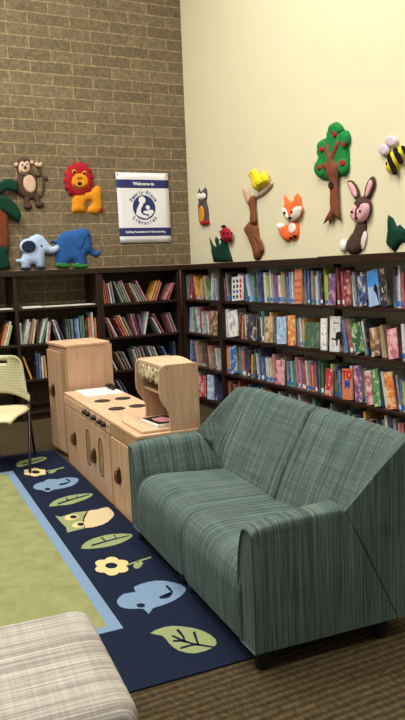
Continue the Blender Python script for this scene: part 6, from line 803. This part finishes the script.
for s,r,a0,a1,fl in (('Family Place',.168,150,30,False),('Libraries',.172,222,318,True)):
    bm=bmesh.new()
    for ch,x,z,ro in arc(s,r,a0,a1,.05,fl):
        join(bm,text_bm(ch,.058,lambda co,x=x,z=z,ro=ro:bshape(x+co.x*math.cos(ro)-co.y*math.sin(ro),z+co.x*math.sin(ro)+co.y*math.cos(ro))+V(0,-.003-co.z,0),1,.001))
    obj('lettering',bm,'banner_navy',B,label='navy lettering curved round the logo')
for sx,sz in ((-1,0),(1,0),(-1,1),(1,1)):
    bm=bmesh.new(); p=bshape(sx*(bw-.016),bh*.03+sz*bh*.945); cyl(bm,p+V(0,.004,0),.009,.012,(0,-1,0),12); obj('pin',bm,'pin_metal',B)

# ------------------------------------------------------------------ rug
an=math.radians(2.8)
def rug():
    bm=bmesh.new(); T=.008
    x0,x1,y0,y1=-2.4,.426,-.452,3.28
    box(bm,x0,x1,y0,y1,.0005,T-.001,0)
    def quad(a,b_,c,d,z,mi): box(bm,a,b_,c,d,T-.002,z,mi)
    # pale blue frame and green field, woven flush with the pile
    ix0=x0+.43
    def flat(a,b_,c,d,z,mi):
        bm.faces.new([bm.verts.new(p) for p in ((a,c,z),(b_,c,z),(b_,d,z),(a,d,z))]).material_index=mi
    quad(ix0,0,0,2.77,T-.0002,1); quad(ix0+.055,-.055,.05,2.72,T+.0004,2)
    for mat,l,pts in MOTIFS:
        mi=RM.index(mat); z=T+.0004+.0008*l
        vs=[bm.verts.new((p[0],p[1],z)) for p in pts]
        vb=[bm.verts.new((p[0],p[1],T-.002)) for p in pts]
        f=bm.faces.new(vs); f.material_index=mi
        bmesh.ops.triangulate(bm,faces=[f])
        n=len(pts)
        for i in range(n):
            bm.faces.new([vs[i],vs[(i+1)%n],vb[(i+1)%n],vb[i]]).material_index=mi
    return bm
RM=['rug_navy','rug_sky','rug_green','rug_leaf','rug_yellow','rug_tan']
o=obj('rug',rug(),RM); o.location=(.937,2.729,0); o.rotation_euler=(0,0,-an)
o['label']='navy bordered nursery rug with birds, leaves and a green centre on the carpet'; o['category']='rug'

# ------------------------------------------------------------------ toy kitchen (local x = depth, local y = away from camera)
KA=math.radians(3.1); KX,KY=1.522,5.53
def K(u): return (KX-math.sin(KA)*u,KY-math.cos(KA)*u,0)
CT=.565; CD=.40
def pull(door,y,z,x=-.012,r=.048):
    """half-moon wooden pull: dark backing and a curved bar"""
    h=obj('handle',lens_bm(x-.002,y,z,r),'handle_gap',door)
    bm=bmesh.new(); pts=[]
    for i in range(9):
        a=-1.25+2.5*i/8; pts.append((x-.004-.022*math.cos(a*1.2),y,z+r*1.02*math.sin(a)))
    tube(bm,pts,.012,8); obj('grip',bm,'handle_wood',h,smooth=True)
def lens_bm(x,y,z,r):
    bm=bmesh.new(); pts=[(y+.36*r*2*math.cos(a)*1.05,z+r*1.12*math.sin(a)) for a in [2*math.pi*i/20 for i in range(20)]]
    extrude_poly(bm,pts,lambda p:(x-.002,p[0],p[1]),lambda p:(x+.003,p[0],p[1])); return bm
# fridge
F=empty('toy_fridge',(1.532,6.02,.0105),math.radians(3.0),'tall birch wood toy fridge at the far end of the play kitchen','toy kitchen')
# local y runs toward camera negative
fw,fd,fh=.455,.40,.915
obj('cabinet_body',BX(.014,fd,-fw,0,.0,fh-.018),'birch',F,bev=.003)
bm=bmesh.new(); pts=[(-.004,0.004),(-.004,-fw-.004),(fd-.06,-fw-.004),(fd-.01,-fw+.02),(fd+.004,-fw+.07),(fd+.004,.004)]
extrude_poly(bm,pts,lambda p:(p[0],p[1],fh-.018),lambda p:(p[0],p[1],fh+.004)); obj('top_board',bm,'birch_top',F,bev=.004)
d=obj('door',BX(-.006,.013,-fw+.10,-.004,.03,fh-.06),'birch',F,bev=.003); pull(d,-.13,.52,-.006,.05)
obj('door_frame',BX(-.002,.0135,-fw+.004,-fw+.094,.03,fh-.03),'birch_edge',F,bev=.002)
# sink and stove unit
S=empty('toy_stove',K(.003),-KA,'birch wood toy sink and stove unit with four black burners and dark knobs','toy kitchen')
L1=1.262
obj('cabinet_body',BX(.006,CD,-L1,0,0,CT-.026),'birch',S,bev=.002)
obj('countertop',BX(-.002,CD,-L1,0,CT-.0255,CT),'birch_top',S,bev=.006,seg=3)
ap=obj('control_panel',BX(-.006,.0055,-L1,-.0,.475,CT-.026),'birch_top',S,bev=.002)
d=obj('door',BX(-.008,.0055,-.56,-.035,.012,.465),'birch',S,bev=.003); pull(d,-.31,.255,-.008)
d=obj('oven_door',BX(-.008,.0055,-1.245,-.575,.012,.465),'birch',S,bev=.003); pull(d,-.872,.25,-.008)
for y in (-.70,-1.03):
    bm=bmesh.new(); w2,h2=.058,.13; pts=[]
    for i in range(24):
        a=2*math.pi*i/24; pts.append((y+w2*math.copysign(abs(math.cos(a))**.8,math.cos(a)),.268+h2*math.copysign(abs(math.sin(a))**.45,math.sin(a))))
    extrude_poly(bm,pts,lambda p:(-.0085,p[0],p[1]),lambda p:(-.006,p[0],p[1])); wo=obj('oven_window',bm,'handle_gap',d)
    bm=bmesh.new(); extrude_poly(bm,[((p[0]-y)*.72+y-.008,(p[1]-.268)*.93+.268) for p in pts],lambda p:(-.0092,p[0],p[1]),lambda p:(-.0078,p[0],p[1])); obj('pane',bm,'oven_inside',wo)
for i,u in enumerate((.69,.775,.93,1.08,1.17)):
    bm=bmesh.new(); cyl(bm,(-.0065,-u,.522),.021,.024,(-1,0,0),16,.017); cyl(bm,(-.0305,-u,.522),.009,.008,(-1,0,0),10); obj('knob',bm,'black_knob',S,smooth=False)
bm=bmesh.new(); cyl(bm,(-.0065,-1.235,.515),.007,.003,(-1,0,0),12); obj('keyhole',bm,'handle_gap',S)
for u,v in ((.585,.142),(.575,.30),(.935,.145),(.925,.295)):
    bm=bmesh.new(); cyl(bm,(v,-u,CT+.0003),.060,.004,(0,0,1),8); obj('burner',bm,'burner',S)
sk=bmesh.new()
a0,a1,b0,b1=.085,.375,-.36,-.03
for (x0,x1,y0,y1) in ((a0,a1,b0,b0+.02),(a0,a1,b1-.02,b1),(a0,a0+.02,b0+.02,b1-.02),(a1-.02,a1,b0+.02,b1-.02)): box(sk,x0,x1,y0,y1,CT+.0003,CT+.009)
box(sk,a0+.02,a1-.02,b0+.02,b1-.02,CT+.0003,CT+.002); obj('sink_basin',sk,'white_enamel',S,bev=.002)
fa=bmesh.new()
for yy in (-.07,-.165): cyl(fa,(.352,yy,CT+.0095),.022,.03,(0,0,1),12,.02)
tube(fa,[(.355,-.118,CT+.0095),(.355,-.118,CT+.034),(.325,-.118,CT+.042),(.30,-.118,CT+.03)],.011,8); box(fa,.345,.365,-.17,-.065,CT+.012,CT+.026); obj('faucet',fa,'black_knob',S)
# end cabinet
E2=empty('toy_cabinet',K(1.268),-KA,'low birch wood toy cabinet beside the green sofa, under the toy hutch','toy kitchen')
L2=.535
obj('cabinet_body',BX(.006,CD,-L2,0,0,CT-.021),'birch',E2,bev=.002)
obj('countertop',BX(-.004,CD,-L2-.004,0,CT-.0205,CT+.001),'birch_top',E2,bev=.005,seg=3)
obj('control_panel',BX(-.002,.0055,-L2,0,.475,CT-.021),'birch_edge',E2)
d=obj('door',BX(-.008,.0055,-L2+.02,-.012,.012,.465),'birch',E2,bev=.003); pull(d,-.175,.25,-.008)
# hutch
H=empty('toy_hutch',(K(1.36)[0],K(1.36)[1],CT+.0015),-KA,'small birch wood toy hutch with cloth valance standing on the low cabinet','toy kitchen')
HL=.435; hz=.385
prof=[(.165,.0),(.392,.0),(.392,hz-.012),(.38,hz),(.19,hz),(.165,hz-.01),(.152,hz-.035),(.148,.25),(.15,.20),(.165,.165),(.19,.13),(.205,.09),(.205,.05),(.20,.0)]
prof=prof[1:]
for y in (0,-HL+.018):
    bm=bmesh.new(); extrude_poly(bm,prof,lambda p:(p[0],y,p[1]),lambda p:(p[0],y-.018,p[1])); obj('side_panel',bm,'birch',H,bev=.003)
bm=bmesh.new()   # bowed top board
tp=[(.165,-.0185),(.165,-HL+.0185),(.372,-HL+.0185),(.372,-.0185)]
secs=[]
for i in range(9):
    y=-.0185+(-HL+.037)*i/8; ar=.018*math.sin(math.pi*i/8)
    secs.append([(.165,y,hz-.022),(.165,y,hz-.004),(.372,y,hz-.004+ar),(.372,y,hz-.022)])
loft(bm,secs); obj('top_board',bm,'birch_top',H)
bk=bmesh.new(); box(bk,.374,.388,-HL+.0185,-.0185,.0,hz-.01); obj('back_panel',bk,'birch',H)
obj('shelf',BX(.20,.3735,-HL+.0185,-.0185,.195,.209),'birch_top',H,bev=.002)
obj('base_board',BX(.04,.3735,-HL+.0185,-.0185,.0005,.016),'birch_top',H,bev=.003)
bm=bmesh.new(); n=40; top=[];bot=[]
for i in range(n+1):
    y=-.0195+(-HL+.039)*i/n; xx=.172+.006*math.sin(i*1.15)
    top.append((xx,y,hz-.024)); bot.append((xx-.004+.004*math.sin(i*.9),y,hz-.098-.022*abs(math.sin(i/n*math.pi*3.0))))
rows=[[bm.verts.new(V(*a).lerp(V(*b_),q/4)) for a,b_ in zip(top,bot)] for q in range(5)]
for r0,r1 in zip(rows,rows[1:]):
    for i in range(n): bm.faces.new([r0[i],r0[i+1],r1[i+1],r1[i]])
cu=obj('valance',bm,'curtain_cloth',H,smooth=True,label='cream patterned cloth valance'); sd=cu.modifiers.new('s','SOLIDIFY'); sd.thickness=.003
for y in (-HL-.0012,):
    for x,z in ((.20,hz-.022),(.365,hz-.025)):
        bm=bmesh.new(); cyl(bm,(x,y+.0015,z),.004,.0015,(0,-1,0),8); obj('screw',bm,'handle_wood',H)
# boxed book lying on the hutch base
T=empty('boxed_book',(0,0,0),-KA+.12,'white edged box with dark picture cover lying in the toy hutch','book')
hx=Matrix.Rotation(-KA,4,'Z')@Vector((.135,-.30,0)); T.location=(H.location.x+hx.x,H.location.y+hx.y,CT+.0015+.0165)
obj('tray',BX(0,.175,-.09,.14,0,.019),'paper',T,bev=.002)
obj('cover',BX(.01,.165,-.082,.13,.0192,.023),'book_black',T)
bm=bmesh.new(); extrude_poly(bm,[(.05,-.05),(.14,-.06),(.16,.02),(.13,.1),(.05,.09),(.035,.02)],lambda p:(p[0]*.9,p[1]*.9,.0231),lambda p:(p[0]*.9,p[1]*.9,.0236)); obj('cover_picture',bm,'cover_pink',T)

# ------------------------------------------------------------------ sofa (local x = depth, y = length)
SA=math.radians(4.4)
SO=empty('sofa',(1.236,2.153,0),-SA,'teal grey striped fabric two-seat sofa in front of the bookcases','sofa')
SL=1.54; LZ=.075
def by_normal(o,ax):
    for p in o.data.polygons:
        if abs(p.normal[ax])>.75: p.material_index=1
def side(w,prof): return [(v,w,z) for v,z in prof]
seatp=[(.0,LZ),(-.006,.26),(.004,.325),(.03,.368),(.075,.388),(.14,.394),(.30,.389),(.50,.38),(.58,.30),(.58,LZ)]
def seat(w0,w1,near):
    bm=bmesh.new(); secs=[]
    for i in range(17):
        f=i/16; w=w0+(w1-w0)*f; e=(max(0,2*f-1) if near else max(0,1-2*f))**8*.016
        secs.append([(v+(e if j<4 else 0),w,z-(e if 2<=j<=7 else 0)) for j,(v,z) in enumerate(seatp)])
    loft(bm,secs); o=obj('seat',bm,'sofa_lengthwise',SO,smooth=True,bev=.006,seg=2,angle=50); return o
seat(.115,SL/2-.003,True); seat(SL/2+.003,SL-.115,False)
EP=[(.632,LZ),(.548,.25),(.462,.42),(.385,.555),(.465,.625),(.548,.70),(.622,.762),(.668,.795),(.745,.775),(.75,.55),(.70,LZ)]
IP=[(.625,LZ),(.60,.25),(.485,.37),(.53,.48),(.58,.58),(.635,.68),(.69,.778),(.735,.80),(.79,.775),(.77,.55),(.70,LZ)]
def mixp(a,b_,f): return [(p[0]+(q[0]-p[0])*f,p[1]+(q[1]-p[1])*f) for p,q in zip(a,b_)]
def back(flip):
    bm=bmesh.new(); secs=[]
    for w,f,e in ((.0,0,.006),(.012,.02,0),(.04,.30,0),(.075,.60,0),(.11,.84,0),(.15,.96,0),(.22,1,0),(.5,1,0),(SL/2-.04,1,0),(SL/2-.018,1,.006),(SL/2-.006,1,.022)):
        P=mixp(EP,IP,f)
        cz=.45; P=[(v+(e if 1<j<7 else 0),z-(e if 5<j<9 else 0)) for j,(v,z) in enumerate(P)]
        secs.append(side(SL-w if flip else w,P))
    loft(bm,secs); by_normal(obj('backrest',bm,['sofa_lengthwise','sofa_depthwise'],SO,smooth=True,bev=.008,seg=2,angle=40),1)
back(False); back(True)
def arm(flip):
    bm=bmesh.new(); secs=[]
    def S(v,top,tw,bwid,fr=0,lo=LZ):
        P=[(.0,lo),(-.002,.30),(.0,top-.03),(.008,top-.008),(.025,top),(tw,top),(tw+.022,top-.010),(tw+.038,top-.04),(bwid-.012,.43),(bwid,.36),(bwid,lo)]
        return [(v,(SL-w if flip else w),z) for w,z in P]
    rows_=[(.012,.540,.062,.135),(.0,.535,.06,.13),(.02,.552,.066,.14),(.10,.562,.075,.155),(.25,.570,.09,.18),(.38,.572,.10,.20)]
    secs.append([(v+.006,w,z) for v,w,z in S(.0,.528,.056,.13)])
    for v,top,tw,bw_ in rows_[1:]: secs.append(S(v-.006 if v==0 else v,top,tw,bw_))
    # rear end follows the slanting seam down to the floor
    last=S(.38,.572,.10,.20); sl=[]
    for v,w,z in last:
        k=max(0,(.572-z)/.497); sl.append((.388+.244*k-.001*math.sin(math.pi*k),w,z))
    secs[-1]=[(.36,w,z) for v,w,z in secs[-1]]
    secs.append(sl)
    loft(bm,secs); by_normal(obj('arm',bm,['sofa_depthwise','sofa_lengthwise'],SO,smooth=True,bev=.006,seg=2,angle=40),0)
arm(False); arm(True)
for v,w in ((.05,.045),(.575,.045),(.055,.74),(.055,.86),(.575,.74),(.575,.86),(.05,SL-.045),(.575,SL-.045)):
    # floor or rug height under each foot
    x=1.236+math.cos(SA)*v+math.sin(SA)*w; y=2.153-math.sin(SA)*v+math.cos(SA)*w
    rx=(x-.937)*math.cos(an)-(y-2.729)*math.sin(an); ry=(x-.937)*math.sin(an)+(y-2.729)*math.cos(an)
    z0=.0105 if (rx<.45 and ry>-.49) else .0
    bm=bmesh.new(); cyl(bm,(v,w,z0),.028,LZ-z0-.0005,(0,0,1),16,.033); obj('leg',bm,'black_plastic',SO)
bm=bmesh.new()

# ------------------------------------------------------------------ ottoman
O=empty('ottoman',(-.014,1.605,0),-math.radians(5),'cream plaid upholstered ottoman at the lower left, over the rug','ottoman')
bm=bmesh.new(); nx=10
def rr(w,d,r,z,n=6):
    o=[]
    for cx,cy,a0 in ((w-r,d-r,0),(r,d-r,90),(r,r,180),(w-r,r,270)):
        for i in range(n+1):
            a=math.radians(a0+90*i/n); o.append((cx+r*math.cos(a),cy+r*math.sin(a),z))
    return o
ow,od=.585,.595
secs=[]
for ins,z in ((.03,.085),(.006,.10),(.0,.14),(-.004,.27),(.0,.392),(.006,.415),(.018,.429),(.04,.436),(.09,.44)):
    secs.append([(x+ins if 0 else (x-ow/2)*(1-2*ins/ow)+ow/2,(y-od/2)*(1-2*ins/od)+od/2,z) for x,y,_ in rr(ow,od,.045,0)])
loft(bm,secs); obj('cushion',bm,'ottoman_fabric',O,smooth=True)
for x,y in ((.07,.07),(ow-.07,.07),(.07,od-.07),(ow-.07,od-.07)):
    bm=bmesh.new(); cyl(bm,(x,y,.0),.026,.0845,(0,0,1),14,.03); obj('leg',bm,'black_plastic',O)

# ------------------------------------------------------------------ stacking chair (local -y = forward, +x = viewer's right)
CH=empty('stacking_chair',(1.02,5.70,.0107),math.radians(-17),'pale yellow perforated plastic stacking chair with black legs at left edge','chair')
bm=bmesh.new(); NU,NT=24,14; zt,zb=.845,.0
g=[]
def bpt(u,t):
    # u -1..1 across, t 0 bottom..1 top
    hw=.235-.035*t**1.5
    if t<.15: hw=.252
    if t>.8: hw-= .035*((t-.8)/.2)**2.5
    zlow=.545-.075*abs(u)**2.2; ztop=.845-.012*abs(u)**6
    z=zlow+(ztop-zlow)*t
    y=.20+.055*(t)+.0-.075*u*u
    return (u*hw,y,z)
V0=[[bm.verts.new(bpt(-1+2*i/NU,j/NT)) for i in range(NU+1)] for j in range(NT+1)]
for j in range(NT):
    for i in range(NU):
        if j in (11,) and 7<=i<=16: continue      # hand slot
        bm.faces.new([V0[j][i],V0[j][i+1],V0[j+1][i+1],V0[j+1][i]])
bk=obj('backrest',bm,'chair_mat' if 'chair_mat' in MATS else 'chair_plastic',CH,smooth=True); sd=bk.modifiers.new('s','SOLIDIFY'); sd.thickness=.012; sd.offset=0
bm=bmesh.new(); V1=[]
for j in range(13):
    t=j/12; y=.19-.46*t; hw=.25-.12*t**2.4
    V1.append([bm.verts.new((hw*(-1+2*i/16),y,.445-.012*math.sin(math.pi*t)*(1-abs(-1+2*i/16)**2)-.045*max(0,(t-.7)/.3)**2-.02*abs(-1+2*i/16)**6)) for i in range(17)])
for a,b_ in zip(V1,V1[1:]):
    for i in range(16): bm.faces.new([a[i],a[i+1],b_[i+1],b_[i]])
st=obj('seat',bm,'chair_plain',CH,smooth=True); sd=st.modifiers.new('s','SOLIDIFY'); sd.thickness=.014; sd.offset=-1
for sx in (-1,1):
    z0=.008
    bm=bmesh.new(); tube(bm,[(sx*.235,.20,.53),(sx*.238,.135,.44),(sx*.24,.08,.40),(sx*.243,-.05,.22),(sx*.247,-.30,z0)],.0105,8); obj('leg',bm,'black_metal',CH,smooth=True)
    bm=bmesh.new(); tube(bm,[(sx*.238,.10,.43),(sx*.242,.17,.25),(sx*.25,.27,z0)],.0105,8); obj('leg',bm,'black_metal',CH,smooth=True)
    bm=bmesh.new(); tube(bm,[(sx*.215,.13,.425),(sx*.24,.13,.425)],.009,8); obj('seat_bracket',bm,'black_metal',CH)

# ------------------------------------------------------------------ ceiling lights (real lamps above the frame)
def lamp(x,y,watts,lab):
    e=empty('ceiling_light',(x,y,CEIL-.06),0,lab,'ceiling light','ceiling light panels')
    bm=bmesh.new(); box(bm,-.62,.62,-.32,.32,.035,.0595); obj('housing',bm,'lamp_housing',e)
    obj('diffuser',BX(-.6,.6,-.3,.3,.02,.0345),'lamp_diffuser',e)
    l=bpy.data.lights.new('panel_light','AREA'); l.shape='RECTANGLE'; l.size=1.2; l.size_y=.6; l.energy=watts; l.color=(1,.95,.86)
    o=bpy.data.objects.new('panel_light',l); COL.objects.link(o); o.location=(x,y,CEIL-.05)
for i,(x,y,w) in enumerate(LAMPS if 'LAMPS' in globals() else ((-.2,6.0,200),(1.7,4.3,140),(-.2,2.6,115),(1.9,.6,120),(-2.4,4.6,195),(-2.4,.6,120))):
    lamp(x,y,w,'recessed white ceiling light panel, number %s from the brick wall'%['one','two','three','four','five','six'][i])
w=bpy.data.worlds.new('world'); SC.world=w; w.use_nodes=True
w.node_tree.nodes['Background'].inputs[0].default_value=(1,.98,.94,1); w.node_tree.nodes['Background'].inputs[1].default_value=.35

# ------------------------------------------------------------------ camera
cd=bpy.data.cameras.new('camera'); cam=bpy.data.objects.new('camera',cd); COL.objects.link(cam)
cd.sensor_fit='VERTICAL'; cd.sensor_height=36; cd.lens=36*724/720; cd.clip_start=.05
p,r,yw=math.radians(7.15),math.radians(-2.32),math.radians(26.42)
f=Vector((math.sin(yw)*math.cos(p),math.cos(yw)*math.cos(p),-math.sin(p))); rt=Vector((math.cos(yw),-math.sin(yw),0)); up=rt.cross(f)
R=math.cos(r)*rt+math.sin(r)*up; U=-math.sin(r)*rt+math.cos(r)*up
cam.matrix_world=Matrix(((R.x,U.x,-f.x,0),(R.y,U.y,-f.y,0),(R.z,U.z,-f.z,1.48),(0,0,0,1)))
SC.camera=cam
vs=SC.view_settings; vs.view_transform='Standard'; vs.look='None'; vs.gamma=1; vs.use_curve_mapping=False; vs.exposure=0.0
